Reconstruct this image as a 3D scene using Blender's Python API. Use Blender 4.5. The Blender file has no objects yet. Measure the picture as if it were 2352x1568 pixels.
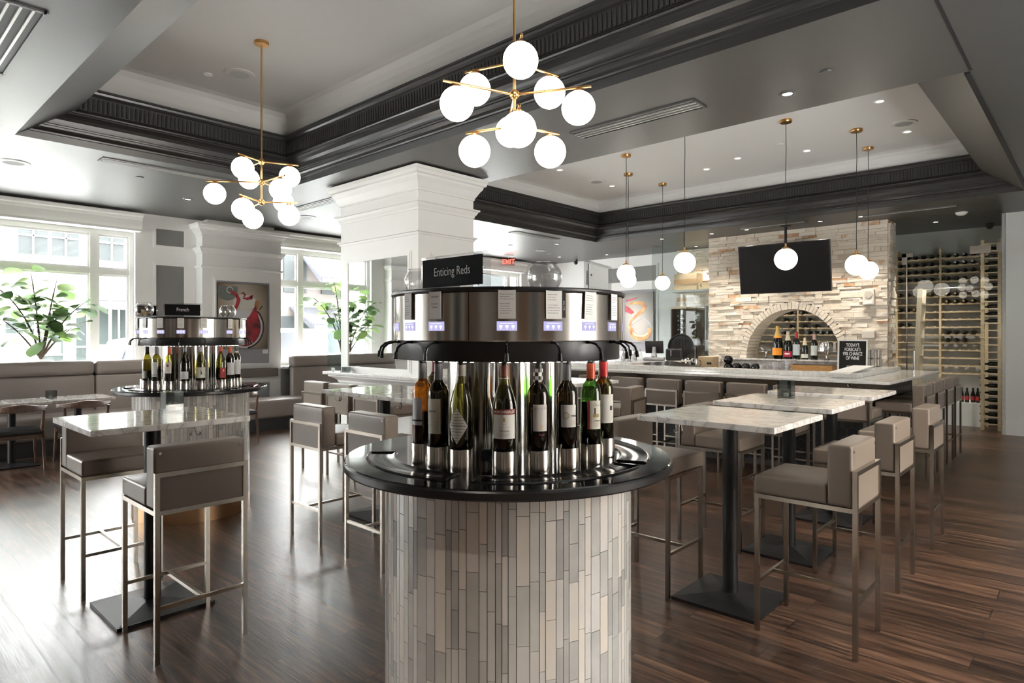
import bpy, bmesh, math, random
from math import sin, cos, pi, radians as rad
from mathutils import Vector, Matrix
random.seed(7)
S = bpy.context.scene
COL = S.collection
S.view_settings.view_transform = 'Standard'
S.view_settings.look = 'None'
S.view_settings.gamma = 1.0
S.view_settings.exposure = 0.0
S.view_settings.use_curve_mapping = False

# ---------------------------------------------------------------- materials
MATS = {}
def principled(name, col, rough=.5, metal=0., spec=.5, **kw):
    if name in MATS: return MATS[name]
    m = bpy.data.materials.new(name); m.use_nodes = True
    b = m.node_tree.nodes['Principled BSDF']
    b.inputs['Base Color'].default_value = (*col, 1)
    b.inputs['Roughness'].default_value = rough
    b.inputs['Metallic'].default_value = metal
    b.inputs['Specular IOR Level'].default_value = spec
    for k, v in kw.items():
        b.inputs[k].default_value = v
    MATS[name] = m
    return m
def nodes(m): return m.node_tree.nodes, m.node_tree.links
def N(m, t, **kw):
    n = m.node_tree.nodes.new(t)
    for k, v in kw.items(): setattr(n, k, v)
    return n
def bumpy(m, scale, strength, dist=.002, detail=3, stretch=(1, 1, 1)):
    ns, ln = nodes(m); b = ns['Principled BSDF']
    tc = N(m, 'ShaderNodeTexCoord'); mp = N(m, 'ShaderNodeMapping'); mp.inputs['Scale'].default_value = stretch
    nz = N(m, 'ShaderNodeTexNoise'); nz.inputs['Scale'].default_value = scale; nz.inputs['Detail'].default_value = detail
    bp = N(m, 'ShaderNodeBump'); bp.inputs['Strength'].default_value = strength; bp.inputs['Distance'].default_value = dist
    ln.new(tc.outputs['Object'], mp.inputs[0]); ln.new(mp.outputs[0], nz.inputs['Vector'])
    ln.new(nz.outputs['Fac'], bp.inputs['Height']); ln.new(bp.outputs[0], b.inputs['Normal'])
    return nz, mp
def varied(m, c1, c2, scale, stretch=(1, 1, 1), detail=4, lo=.35, hi=.65):
    ns, ln = nodes(m); b = ns['Principled BSDF']
    tc = N(m, 'ShaderNodeTexCoord'); mp = N(m, 'ShaderNodeMapping'); mp.inputs['Scale'].default_value = stretch
    nz = N(m, 'ShaderNodeTexNoise'); nz.inputs['Scale'].default_value = scale; nz.inputs['Detail'].default_value = detail
    cr = N(m, 'ShaderNodeValToRGB')
    cr.color_ramp.elements[0].position = lo; cr.color_ramp.elements[0].color = (*c1, 1)
    cr.color_ramp.elements[1].position = hi; cr.color_ramp.elements[1].color = (*c2, 1)
    ln.new(tc.outputs['Object'], mp.inputs[0]); ln.new(mp.outputs[0], nz.inputs['Vector'])
    ln.new(nz.outputs['Fac'], cr.inputs[0]); ln.new(cr.outputs[0], b.inputs['Base Color'])
    return m
def emit(name, col, s):
    if name in MATS: return MATS[name]
    m = bpy.data.materials.new(name); m.use_nodes = True
    ns, ln = nodes(m); ns.clear()
    o = N(m, 'ShaderNodeOutputMaterial'); e = N(m, 'ShaderNodeEmission')
    e.inputs[0].default_value = (*col, 1); e.inputs[1].default_value = s
    ln.new(e.outputs[0], o.inputs[0]); MATS[name] = m
    return m
def thin_glass(name, tint=(1, 1, 1), rough=0., boost=.0, ior=1.45):
    if name in MATS: return MATS[name]
    m = bpy.data.materials.new(name); m.use_nodes = True
    ns, ln = nodes(m); ns.clear()
    o = N(m, 'ShaderNodeOutputMaterial'); mix = N(m, 'ShaderNodeMixShader')
    t = N(m, 'ShaderNodeBsdfTransparent'); g = N(m, 'ShaderNodeBsdfGlossy')
    f = N(m, 'ShaderNodeLayerWeight'); f.inputs[0].default_value = .5
    pw = N(m, 'ShaderNodeMath', operation='POWER'); pw.inputs[1].default_value = 4.5
    ad = N(m, 'ShaderNodeMath', operation='MULTIPLY_ADD'); ad.use_clamp = True
    f0 = ((ior-1)/(ior+1))**2+boost; ad.inputs[1].default_value = 1-f0; ad.inputs[2].default_value = f0
    t.inputs[0].default_value = (*tint, 1); g.inputs['Roughness'].default_value = rough
    ln.new(f.outputs['Facing'], pw.inputs[0]); ln.new(pw.outputs[0], ad.inputs[0]); ln.new(ad.outputs[0], mix.inputs[0])
    ln.new(t.outputs[0], mix.inputs[1]); ln.new(g.outputs[0], mix.inputs[2]); ln.new(mix.outputs[0], o.inputs[0])
    MATS[name] = m
    return m

LEATHER = principled('taupe_leather', (.180, .144, .115), .38, 0, .5); bumpy(LEATHER, 350, .08, .001)
LEATHER2 = principled('greige_leather', (.27, .235, .215), .42); bumpy(LEATHER2, 300, .08, .001)
NICKEL = principled('brushed_nickel', (.42, .38, .33), .25, 1.0)
CHROME = principled('polished_steel', (.72, .71, .69), .12, 1.0)
BLACKM = principled('black_powder_metal', (.009, .009, .0095), .45, 0, .3)
BLACKP = principled('black_plastic', (.012, .012, .013), .35)
BRASS = principled('brushed_brass', (.62, .36, .14), .28, 1.0)
WHITE = principled('white_trim_paint', (.80, .80, .785), .38)
WALLW = principled('white_wall_paint', (.80, .80, .79), .55)
GREYP = principled('grey_panel_paint', (.20, .20, .195), .6)
MAUVE = principled('mauve_grey_panel_paint', (.33, .325, .355), .6)
DARKT = principled('charcoal_trim_paint', (.024, .024, .024), .30)
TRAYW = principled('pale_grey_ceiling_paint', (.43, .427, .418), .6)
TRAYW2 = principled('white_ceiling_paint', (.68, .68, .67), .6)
SOFF = principled('charcoal_ceiling_paint', (.026, .026, .0255), .42, 0, .5, IOR=2.15)
nz, mp = bumpy(SOFF, 5, .10, .01, 5, (1, 7, 1))
STEEL = principled('brushed_drum_steel', (.52, .49, .45), .16, 1.0)
GLASSW = thin_glass('window_glass', (.97, .98, .98))
GLASSG = thin_glass('partition_glass', (.94, .962, .957), 0, -.015)
GLASSC = thin_glass('clear_glassware', (.965, .97, .97), 0, .09, 1.6)
ACRYL = thin_glass('clear_acrylic', (.93, .94, .94), 0, .12)
MIRROR = principled('mirror_silver', (.82, .84, .84), .015, 1.0)
GLOBE = emit('lit_opal_glass', (1., .91, .78), 4.2)
LAMPW = emit('downlight_lens', (1., .95, .88), 6.)
LEDW = emit('bottle_light_strip', (1., .95, .85), 6.)
PAPER = principled('white_paper', (.80, .79, .76), .6)
INK = principled('printing_ink', (.04, .04, .045), .7)
INKG = principled('grey_print', (.28, .28, .29), .7)
WOODC = principled('walnut_chair_wood', (.10, .052, .032), .38)
varied(WOODC, (.07, .036, .022), (.15, .082, .05), 9, (1, 12, 1))
BLKSEAT = principled('black_seat_leather', (.018, .018, .02), .4)
PINE = principled('pine_rack_wood', (.50, .36, .2), .5)
varied(PINE, (.52, .40, .25), (.68, .55, .37), 14, (1, 1, 8))
PALEWOOD = principled('pale_crate_wood', (.55, .42, .26), .55)
varied(PALEWOOD, (.48, .35, .2), (.62, .5, .33), 10, (1, 1, 9))
ORANGEWOOD = principled('honey_wood', (.50, .25, .08), .45)
varied(ORANGEWOOD, (.42, .19, .05), (.6, .34, .13), 8, (1, 1, 12))
DARKWOOD = principled('dark_rack_wood', (.10, .05, .028), .5)
BOTTLE_DK = principled('dark_bottle_glass', (.008, .010, .008), .08)
SILVCAP = principled('silver_capsule', (.55, .55, .56), .35, .8)
GOLDCAP = principled('gold_capsule', (.55, .36, .12), .35, .8)

# marble
def marble(name, base, vein, scale=3.2, rough=.07, amt=.62):
    m = principled(name, base, rough); ns, ln = nodes(m); b = ns['Principled BSDF']
    tc = N(m, 'ShaderNodeTexCoord'); mp = N(m, 'ShaderNodeMapping')
    mp.inputs['Rotation'].default_value = (.2, .3, .35); mp.inputs['Scale'].default_value = (1, 2.2, 1)
    n1 = N(m, 'ShaderNodeTexNoise'); n1.inputs['Scale'].default_value = scale; n1.inputs['Detail'].default_value = 9; n1.inputs['Roughness'].default_value = .62; n1.inputs['Distortion'].default_value = 2.0
    cr = N(m, 'ShaderNodeValToRGB'); e = cr.color_ramp.elements
    e[0].position = .36; e[0].color = (*base, 1); e[1].position = .66; e[1].color = (*base, 1)
    q = e.new(.49); q.color = tuple(base[i]*(1-amt)+vein[i]*amt for i in range(3)) + (1,)
    q = e.new(.455); q.color = tuple(base[i]*.85+vein[i]*.15 for i in range(3)) + (1,)
    q = e.new(.53); q.color = tuple(base[i]*.8+vein[i]*.2 for i in range(3)) + (1,)
    ln.new(tc.outputs['Object'], mp.inputs[0]); ln.new(mp.outputs[0], n1.inputs['Vector'])
    ln.new(n1.outputs['Fac'], cr.inputs[0]); ln.new(cr.outputs[0], b.inputs['Base Color'])
    return m
MARBLE = marble('white_veined_marble', (.76, .745, .715), (.22, .19, .17))
QUARTZ = marble('pale_speckled_quartz', (.72, .72, .70), (.36, .35, .33), 7, .1, .5)

# wood floor: planks run along world X
def floor_mat():
    m = principled('wood_plank_floor', (.1, .06, .04), .33, 0, .5); ns, ln = nodes(m); b = ns['Principled BSDF']
    tc = N(m, 'ShaderNodeTexCoord')
    br = N(m, 'ShaderNodeTexBrick'); br.offset = .37; br.offset_frequency = 2
    br.inputs['Scale'].default_value = 1; br.inputs['Brick Width'].default_value = 1.22; br.inputs['Row Height'].default_value = .18
    br.inputs['Mortar Size'].default_value = .0035; br.inputs['Mortar Smooth'].default_value = .3; br.inputs['Bias'].default_value = 0
    br.inputs['Color1'].default_value = (0, 0, 0, 1); br.inputs['Color2'].default_value = (1, 1, 1, 1); br.inputs['Mortar'].default_value = (.5, .5, .5, 1)
    ln.new(tc.outputs['Object'], br.inputs['Vector'])
    sep = N(m, 'ShaderNodeSeparateXYZ'); ln.new(tc.outputs['Object'], sep.inputs[0])
    # per plank shift of the grain
    sh = N(m, 'ShaderNodeMath', operation='MULTIPLY'); sh.inputs[1].default_value = 13.
    ln.new(br.outputs['Color'], sh.inputs[0])
    cb = N(m, 'ShaderNodeCombineXYZ'); ad = N(m, 'ShaderNodeMath', operation='ADD')
    ln.new(sep.outputs[0], ad.inputs[0]); ln.new(sh.outputs[0], ad.inputs[1])
    ln.new(ad.outputs[0], cb.inputs[0]); ln.new(sep.outputs[1], cb.inputs[1]); ln.new(sh.outputs[0], cb.inputs[2])
    mp = N(m, 'ShaderNodeMapping'); mp.inputs['Scale'].default_value = (.9, 13, 1); ln.new(cb.outputs[0], mp.inputs[0])
    n1 = N(m, 'ShaderNodeTexNoise'); n1.inputs['Scale'].default_value = 2.2; n1.inputs['Detail'].default_value = 9; n1.inputs['Roughness'].default_value = .7; n1.inputs['Distortion'].default_value = .5
    ln.new(mp.outputs[0], n1.inputs['Vector'])
    cr = N(m, 'ShaderNodeValToRGB'); e = cr.color_ramp.elements
    e[0].position = .36; e[0].color = (.010, .006, .004, 1); e[1].position = .64; e[1].color = (.120, .066, .040, 1)
    q = e.new(.47); q.color = (.040, .020, .012, 1); q = e.new(.55); q.color = (.075, .038, .022, 1)
    ln.new(n1.outputs['Fac'], cr.inputs[0])
    hs = N(m, 'ShaderNodeHueSaturation'); ln.new(cr.outputs[0], hs.inputs['Color'])
    mv = N(m, 'ShaderNodeMapRange'); mv.inputs[3].default_value = .6; mv.inputs[4].default_value = 1.5
    ln.new(br.outputs['Color'], mv.inputs[0]); ln.new(mv.outputs[0], hs.inputs['Value'])
    mx = N(m, 'ShaderNodeMix', data_type='RGBA'); mx.inputs[7].default_value = (.012, .008, .006, 1)
    ln.new(br.outputs['Fac'], mx.inputs[0]); ln.new(hs.outputs[0], mx.inputs[6]); ln.new(mx.outputs[2], b.inputs['Base Color'])
    mp2 = N(m, 'ShaderNodeMapping'); mp2.inputs['Scale'].default_value = (3, 60, 1); ln.new(cb.outputs[0], mp2.inputs[0])
    n2 = N(m, 'ShaderNodeTexNoise'); n2.inputs['Scale'].default_value = 2.; n2.inputs['Detail'].default_value = 6
    ln.new(mp2.outputs[0], n2.inputs['Vector'])
    bp = N(m, 'ShaderNodeBump'); bp.inputs['Strength'].default_value = .3; bp.inputs['Distance'].default_value = .0018
    ln.new(n2.outputs['Fac'], bp.inputs['Height']); ln.new(bp.outputs[0], b.inputs['Normal'])
    mr = N(m, 'ShaderNodeMapRange'); mr.inputs[3].default_value = .22; mr.inputs[4].default_value = .42
    ln.new(n1.outputs['Fac'], mr.inputs[0]); ln.new(mr.outputs[0], b.inputs['Roughness'])
    return m
FLOOR = floor_mat()

def attr_mat(name, ramp, rough=.7, nscale=14, namt=.25, bump=.4, bdist=.006):
    """colour per block from the mesh colour attribute 'tint' (its red channel), mottled by noise"""
    m = principled(name, ramp[0][1], rough); ns, ln = nodes(m); b = ns['Principled BSDF']
    at = N(m, 'ShaderNodeVertexColor'); at.layer_name = 'tint'
    tc = N(m, 'ShaderNodeTexCoord'); nz = N(m, 'ShaderNodeTexNoise'); nz.inputs['Scale'].default_value = nscale; nz.inputs['Detail'].default_value = 6
    ln.new(tc.outputs['Object'], nz.inputs['Vector'])
    sp = N(m, 'ShaderNodeSeparateColor'); ln.new(at.outputs[0], sp.inputs[0])
    ma = N(m, 'ShaderNodeMath', operation='MULTIPLY_ADD'); ma.inputs[1].default_value = namt; ma.inputs[2].default_value = -namt/2
    ln.new(nz.outputs['Fac'], ma.inputs[0])
    ad = N(m, 'ShaderNodeMath', operation='ADD'); ln.new(sp.outputs[0], ad.inputs[0]); ln.new(ma.outputs[0], ad.inputs[1])
    cr = N(m, 'ShaderNodeValToRGB'); e = cr.color_ramp.elements
    e[0].position, e[0].color = ramp[0][0], (*ramp[0][1], 1); e[1].position, e[1].color = ramp[-1][0], (*ramp[-1][1], 1)
    for p, c in ramp[1:-1]:
        q = e.new(p); q.color = (*c, 1)
    ln.new(ad.outputs[0], cr.inputs[0]); ln.new(cr.outputs[0], b.inputs['Base Color'])
    if bump:
        bp = N(m, 'ShaderNodeBump'); bp.inputs['Strength'].default_value = bump; bp.inputs['Distance'].default_value = bdist
        ln.new(nz.outputs['Fac'], bp.inputs['Height']); ln.new(bp.outputs[0], b.inputs['Normal'])
    return m
STONE = attr_mat('ledgestone', [(0, (.55, .46, .36)), (.12, (.66, .58, .48)), (.5, (.72, .65, .55)), (.88, (.76, .70, .61)), (.95, (.58, .39, .24)), (1, (.46, .26, .14))], .8, 11, .30, 1., .02)
TILE = attr_mat('marble_strip_tile', [(0, (.36, .355, .34)), (.35, (.50, .49, .46)), (.75, (.60, .58, .55)), (1, (.64, .585, .51))], .16, 10, .5, 0)
GROUT = principled('tile_grout', (.17, .16, .15), .8)
HEXT = principled('black_hex_tile', (.012, .012, .013), .3)
HEXG = principled('dark_grout', (.09, .09, .09), .8)
LEAF = attr_mat('fig_leaf', [(0, (.020, .052, .012)), (.5, (.055, .12, .025)), (1, (.17, .27, .055))], .55, 12, .2, 0)
_ns, _ln = nodes(LEAF); _tr = N(LEAF, 'ShaderNodeBsdfTranslucent'); _mx = N(LEAF, 'ShaderNodeMixShader'); _mx.inputs[0].default_value = .28
_hs = N(LEAF, 'ShaderNodeHueSaturation'); _hs.inputs['Value'].default_value = 1.35; _hs.inputs['Saturation'].default_value = .85
_b = _ns['Principled BSDF']; _ln.new(_b.inputs['Base Color'].links[0].from_socket, _hs.inputs['Color']); _ln.new(_hs.outputs[0], _tr.inputs[0])
_ln.new(_b.outputs[0], _mx.inputs[1]); _ln.new(_tr.outputs[0], _mx.inputs[2]); _ln.new(_mx.outputs[0], _ns['Material Output'].inputs[0])
BARK = principled('fig_bark', (.085, .062, .045), .8)

# ---------------------------------------------------------------- mesh builder
class M:
    def __init__(s): s.v = []; s.f = []; s.mi = []; s.tint = None
    def add(s, vs, fs, m=0):
        o = len(s.v); s.v += [tuple(v) for v in vs]; s.f += [tuple(i+o for i in f) for f in fs]; s.mi += [m]*len(fs); return s
    def box(s, x0, y0, z0, x1, y1, z1, m=0):
        return s.add([(x0,y0,z0),(x1,y0,z0),(x1,y1,z0),(x0,y1,z0),(x0,y0,z1),(x1,y0,z1),(x1,y1,z1),(x0,y1,z1)],
                     [(3,2,1,0),(4,5,6,7),(0,1,5,4),(1,2,6,5),(2,3,7,6),(3,0,4,7)], m)
    def cyl(s, a, b, r0, r1=None, n=20, m=0, caps=True):
        r1 = r0 if r1 is None else r1; a = Vector(a); b = Vector(b); d = (b-a).normalized()
        u = d.orthogonal().normalized(); w = d.cross(u)
        vs = [a+(u*cos(2*pi*i/n)+w*sin(2*pi*i/n))*r0 for i in range(n)]+[b+(u*cos(2*pi*i/n)+w*sin(2*pi*i/n))*r1 for i in range(n)]
        fs = [(i,(i+1)%n,n+(i+1)%n,n+i) for i in range(n)]
        if caps: fs += [tuple(reversed(range(n))), tuple(range(n,2*n))]
        return s.add(vs, fs, m)
    def lathe(s, prof, c=(0,0,0), n=32, m=0, a0=0., a1=2*pi):
        full = abs(a1-a0-2*pi) < 1e-6; k = n if full else n+1; vs = []
        for r, z in prof:
            for i in range(k):
                t = a0+(a1-a0)*i/n; vs.append((c[0]+r*cos(t), c[1]+r*sin(t), c[2]+z))
        fs = []
        for j in range(len(prof)-1):
            for i in range(n):
                i2 = (i+1) % k if full else i+1
                fs.append((j*k+i, j*k+i2, (j+1)*k+i2, (j+1)*k+i))
        return s.add(vs, fs, m)
    def sph(s, c, r, n=28, k=16, m=0, sz=1.):
        return s.lathe([(max(r*sin(pi*i/k),1e-5), -r*sz*cos(pi*i/k)) for i in range(k+1)], c, n, m)
    def tube(s, pts, r, n=10, m=0):
        pts = [Vector(p) for p in pts]; rr = r if isinstance(r, (list, tuple)) else [r]*len(pts); vs = []; u = None
        for i, p in enumerate(pts):
            t = (pts[min(i+1,len(pts)-1)]-pts[max(i-1,0)]).normalized()
            u = t.orthogonal().normalized() if u is None else (u-t*u.dot(t)).normalized()
            w = t.cross(u)
            vs += [p+(u*cos(2*pi*j/n)+w*sin(2*pi*j/n))*rr[i] for j in range(n)]
        fs = [(i*n+j,i*n+(j+1)%n,(i+1)*n+(j+1)%n,(i+1)*n+j) for i in range(len(pts)-1) for j in range(n)]
        fs += [tuple(reversed(range(n))), tuple(range((len(pts)-1)*n, len(pts)*n))]
        return s.add(vs, fs, m)
    def prism(s, poly, f, lo, hi, m=0):
        """poly of 2-D points, f(a,b,h) -> xyz, extruded from h=lo to hi"""
        n = len(poly); vs = [f(a,b,lo) for a,b in poly]+[f(a,b,hi) for a,b in poly]
        return s.add(vs, [tuple(reversed(range(n))), tuple(range(n,2*n))]+[(i,(i+1)%n,n+(i+1)%n,n+i) for i in range(n)], m)
    def quad(s, *p, m=0): return s.add(p, [tuple(range(len(p)))], m)
    def rbox(s, x0, y0, z0, x1, y1, z1, r=.02, bz=0., by=0., bx=0., n=7, m=0):
        """rounded cushion with crowned faces"""
        h = Vector(((x1-x0)/2,(y1-y0)/2,(z1-z0)/2)); c = Vector(((x0+x1)/2,(y0+y1)/2,(z0+z1)/2)); r = min(r, *h)
        def samp(H):
            inn = [-(H-r)+2*(H-r)*i/(n-1) for i in range(n)]
            return [-H+r*t for t in (0,.35,.7)]+inn+[H-r*t for t in (.7,.35,0)]
        ax = [samp(h[i]) for i in range(3)]
        def fix(p):
            p = Vector(p); q = Vector([max(-(h[i]-r), min(h[i]-r, p[i])) for i in range(3)]); d = p-q
            if d.length > 1e-9: p = q+d.normalized()*r
            fx, fy, fz = (1-(p[0]/h[0])**2), (1-(p[1]/h[1])**2), (1-(p[2]/h[2])**2)
            fx, fy, fz = [max(0,t) for t in (fx,fy,fz)]
            return c+p+Vector((bx*fy*fz*p[0]/h[0], (by if p[1] > 0 else 0)*fx*fz*p[1]/h[1], bz*fx*fy*p[2]/h[2]))
        for a in range(3):
            u, w = (a+1)%3, (a+2)%3; U, W = ax[u], ax[w]
            for sg in (-1, 1):
                vs = []
                for i in U:
                    for j in W:
                        p = [0,0,0]; p[a] = sg*h[a]; p[u] = i; p[w] = j; vs.append(fix(p))
                k = len(W); fs = []
                for i in range(len(U)-1):
                    for j in range(k-1):
                        q = (i*k+j,(i+1)*k+j,(i+1)*k+j+1,i*k+j+1); fs.append(q if sg > 0 else q[::-1])
                s.add(vs, fs, m)
        return s
    def build(s, name, mats, parent=None, smooth=35, bevel=0, loc=None, rotz=0, weld=False):
        me = bpy.data.meshes.new(name); me.from_pydata(s.v, [], s.f)
        if not isinstance(mats, (list, tuple)): mats = [mats]
        for m in mats: me.materials.append(m)
        me.polygons.foreach_set('material_index', s.mi)
        if s.tint is not None:
            ca = me.color_attributes.new('tint', 'FLOAT_COLOR', 'CORNER'); k = 0
            for p, t in zip(me.polygons, s.tint):
                for _ in p.loop_indices: ca.data[k].color = (t,t,t,1); k += 1
        if weld:
            bm = bmesh.new(); bm.from_mesh(me); bmesh.ops.remove_doubles(bm, verts=bm.verts, dist=1e-5); bm.to_mesh(me); bm.free()
        me.update()
        if smooth:
            me.shade_smooth(); me.set_sharp_from_angle(angle=rad(smooth))
        o = bpy.data.objects.new(name, me); COL.objects.link(o)
        if parent is not None: o.parent = parent
        if loc is not None: o.location = loc
        if rotz: o.rotation_euler = (0,0,rotz)
        if bevel:
            b = o.modifiers.new('edge', 'BEVEL'); b.width = bevel; b.segments = 2; b.limit_method = 'ANGLE'; b.angle_limit = rad(50)
        return o

def thing(name, label, cat, loc=(0,0,0), rotz=0, group=None):
    o = bpy.data.objects.new(name, None); o.empty_display_size = .05; COL.objects.link(o)
    o.location = loc; o.rotation_euler = (0,0,rotz)
    return tag(o, label, cat, group)
def tag(o, label, cat, group=None):
    o['label'] = label; o['category'] = cat
    if group: o['group'] = group
    return o
def struct(o, label=None):
    o['kind'] = 'structure'
    return o
def dup(root, label=None, loc=None, rotz=None, group=None):
    def cp(o, par):
        c = o.copy(); COL.objects.link(c)
        if par is not None: c.parent = par
        for k in list(o.children): cp(k, c)
        return c
    r = cp(root, None)
    if loc is not None: r.location = loc
    if rotz is not None: r.rotation_euler = (0,0,rotz)
    if label: r['label'] = label
    if group: r['group'] = group
    return r
def lettering(txt, size, mat, parent=None, name='lettering', mx=None, align='CENTER', ext=.0004, sx=1., wrap=None, bold=0., lift=.0):
    """text as mesh in its own XY plane, then moved by matrix mx; wrap=r bends it round a vertical cylinder facing -Y"""
    cu = bpy.data.curves.new('t', 'FONT'); cu.body = txt; cu.size = size; cu.align_x = align; cu.align_y = 'CENTER'; cu.extrude = ext; cu.offset = bold
    cu.resolution_u = 3
    ob = bpy.data.objects.new('t', cu); me = bpy.data.meshes.new_from_object(ob)
    bpy.data.objects.remove(ob); bpy.data.curves.remove(cu)
    for v in me.vertices:
        v.co.x *= sx
        if wrap:
            a = v.co.x/wrap; r = wrap+v.co.z+.0006; v.co = Vector((r*sin(a), -r*cos(a), v.co.y))
    if mx is not None: me.transform(mx)
    me.materials.clear(); me.materials.append(mat); me.name = name
    o = bpy.data.objects.new(name, me); COL.objects.link(o)
    if parent is not None: o.parent = parent
    return o
FRONT = Matrix.Rotation(pi/2, 4, 'X')      # text plane stands up, faces -Y
def put(x, y, z): return Matrix.Translation((x, y, z)) @ FRONT
# ================================================================ ROOM SHELL
ZS = 3.47                      # soffit height
XW, YF, XR, YB = -11.05, 13.3, 2.3, -4.5   # window wall, far wall, right wall, back wall
struct(M().box(XW-.3, YB-.3, -.12, XR+.2, 14.2, 0).build('floor', FLOOR, smooth=0))

T1 = (-7.62, 1.24, 1.6, 4.11)   # tray openings at soffit level x0,y0,x1,y1
T2 = (-7.62, 5.65, -.74, 10.79)
def rect_ceiling():
    m = M(); xs = sorted({XW-.2, T1[0], T2[2], T1[2], XR+.1}); ys = sorted({YB-.1, T1[1], T1[3], T2[1], T2[3], 14.1})
    for i in range(len(xs)-1):
        for j in range(len(ys)-1):
            cx, cy = (xs[i]+xs[i+1])/2, (ys[j]+ys[j+1])/2
            if any(t[0] < cx < t[2] and t[1] < cy < t[3] for t in (T1, T2)): continue
            m.quad((xs[i],ys[j],ZS),(xs[i],ys[j+1],ZS),(xs[i+1],ys[j+1],ZS),(xs[i+1],ys[j],ZS))
    return m
struct(rect_ceiling().build('ceiling', SOFF, smooth=0))

MOULD = [(0,3.47),(.012,3.535),(.030,3.537),(.034,3.552),(.045,3.556),(.062,3.566),(.074,3.584),(.078,3.602),(.094,3.604),(.097,3.618),
         (.112,3.620),(.116,3.640),(.124,3.668),(.142,3.697),(.172,3.716),(.208,3.722),(.208,3.735),(.222,3.739),(.228,3.752),(.218,3.762),(.232,3.766),(.222,3.778),
         (.216,3.785),(.220,3.935),(.244,3.940),(.262,3.956),(.268,3.976),(.280,3.980),(.280,4.0),(.19,4.0)]
def plain(z):                  # sides without mouldings: sloped up to the frieze level
    if z <= 3.77: return .45*(z-ZS)/.3
    return .45 if z < 4.0 else .19
def tray(tr, plains, zc, n, wallmat):
    x0,y0,x1,y1 = tr
    def ring(d, z):
        o = [(plain(z) if s in plains else d) for s in range(4)]      # near, right, far, left
        X0,X1,Y0,Y1 = x0+o[3], x1-o[1], y0+o[0], y1-o[2]
        return [(X0,Y0,z),(X1,Y0,z),(X1,Y1,z),(X0,Y1,z)]
    m = M(); prev = None
    for d, z in MOULD:
        r = ring(d, z)
        if prev:
            for i in range(4): m.add([prev[i],r[i],r[(i+1)%4],prev[(i+1)%4]], [(0,1,2,3)], 1 if i in plains and z <= 3.78 else 0)
        prev = r
    # fluted frieze: half-round ribs between z 3.79 and 3.93
    for s in range(4):
        if s in plains: continue
        a, b = ring(.217, 3.79)[s], ring(.217, 3.79)[(s+1)%4]
        a, b = Vector(a), Vector(b); L = (b-a).length; k = int(L/.042); t = (b-a)/L
        nrm = {0: Vector((0,1,0)), 1: Vector((-1,0,0)), 2: Vector((0,-1,0)), 3: Vector((1,0,0))}[s]
        for i in range(k):
            c = a+t*(L*(i+.5)/k); w = .0135; vs = []
            for z, kk in ((3.788,1),(3.905,1),(3.922,.55)):
                for an in (0,.25,.5,.75,1):
                    th = pi*an; vs.append((c.x-t.x*w*kk*cos(th)+nrm.x*w*kk*sin(th)*.9, c.y-t.y*w*kk*cos(th)+nrm.y*w*kk*sin(th)*.9, z))
            m.add(vs, [(j*5+i2,j*5+i2+1,(j+1)*5+i2+1,(j+1)*5+i2) for j in range(2) for i2 in range(4)]+[(0,1,2,3,4)])
    struct(m.build('trim_%d' % n, [DARKT, SOFF], smooth=40))
    m = M(); prev = None
    for d, z in [(.19,3.995),(.19,zc-.2),(.195,zc-.13),(.215,zc-.07),(.255,zc-.025),(.31,zc-.004),(.37,zc)]:
        r = [(x0+d,y0+d,z),(x1-d,y0+d,z),(x1-d,y1-d,z),(x0+d,y1-d,z)]
        if prev: m.add(prev+r, [(i,4+i,4+(i+1)%4,(i+1)%4) for i in range(4)])
        prev = r
    m.add(prev, [(3,2,1,0)])
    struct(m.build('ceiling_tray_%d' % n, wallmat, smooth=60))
ZT1, ZT2 = 4.30, 4.23
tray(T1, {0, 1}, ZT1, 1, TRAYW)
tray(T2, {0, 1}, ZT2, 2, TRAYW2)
# shadow-gap joint in the dark soffit to the right
struct(M().box(-.70, 2.0, ZS-.004, -.682, 5.63, ZS+.02).box(-.735,5.66,ZS-.012,-.70,10.75,ZS+.0).build('trim_3', BLACKM, smooth=0))

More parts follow.
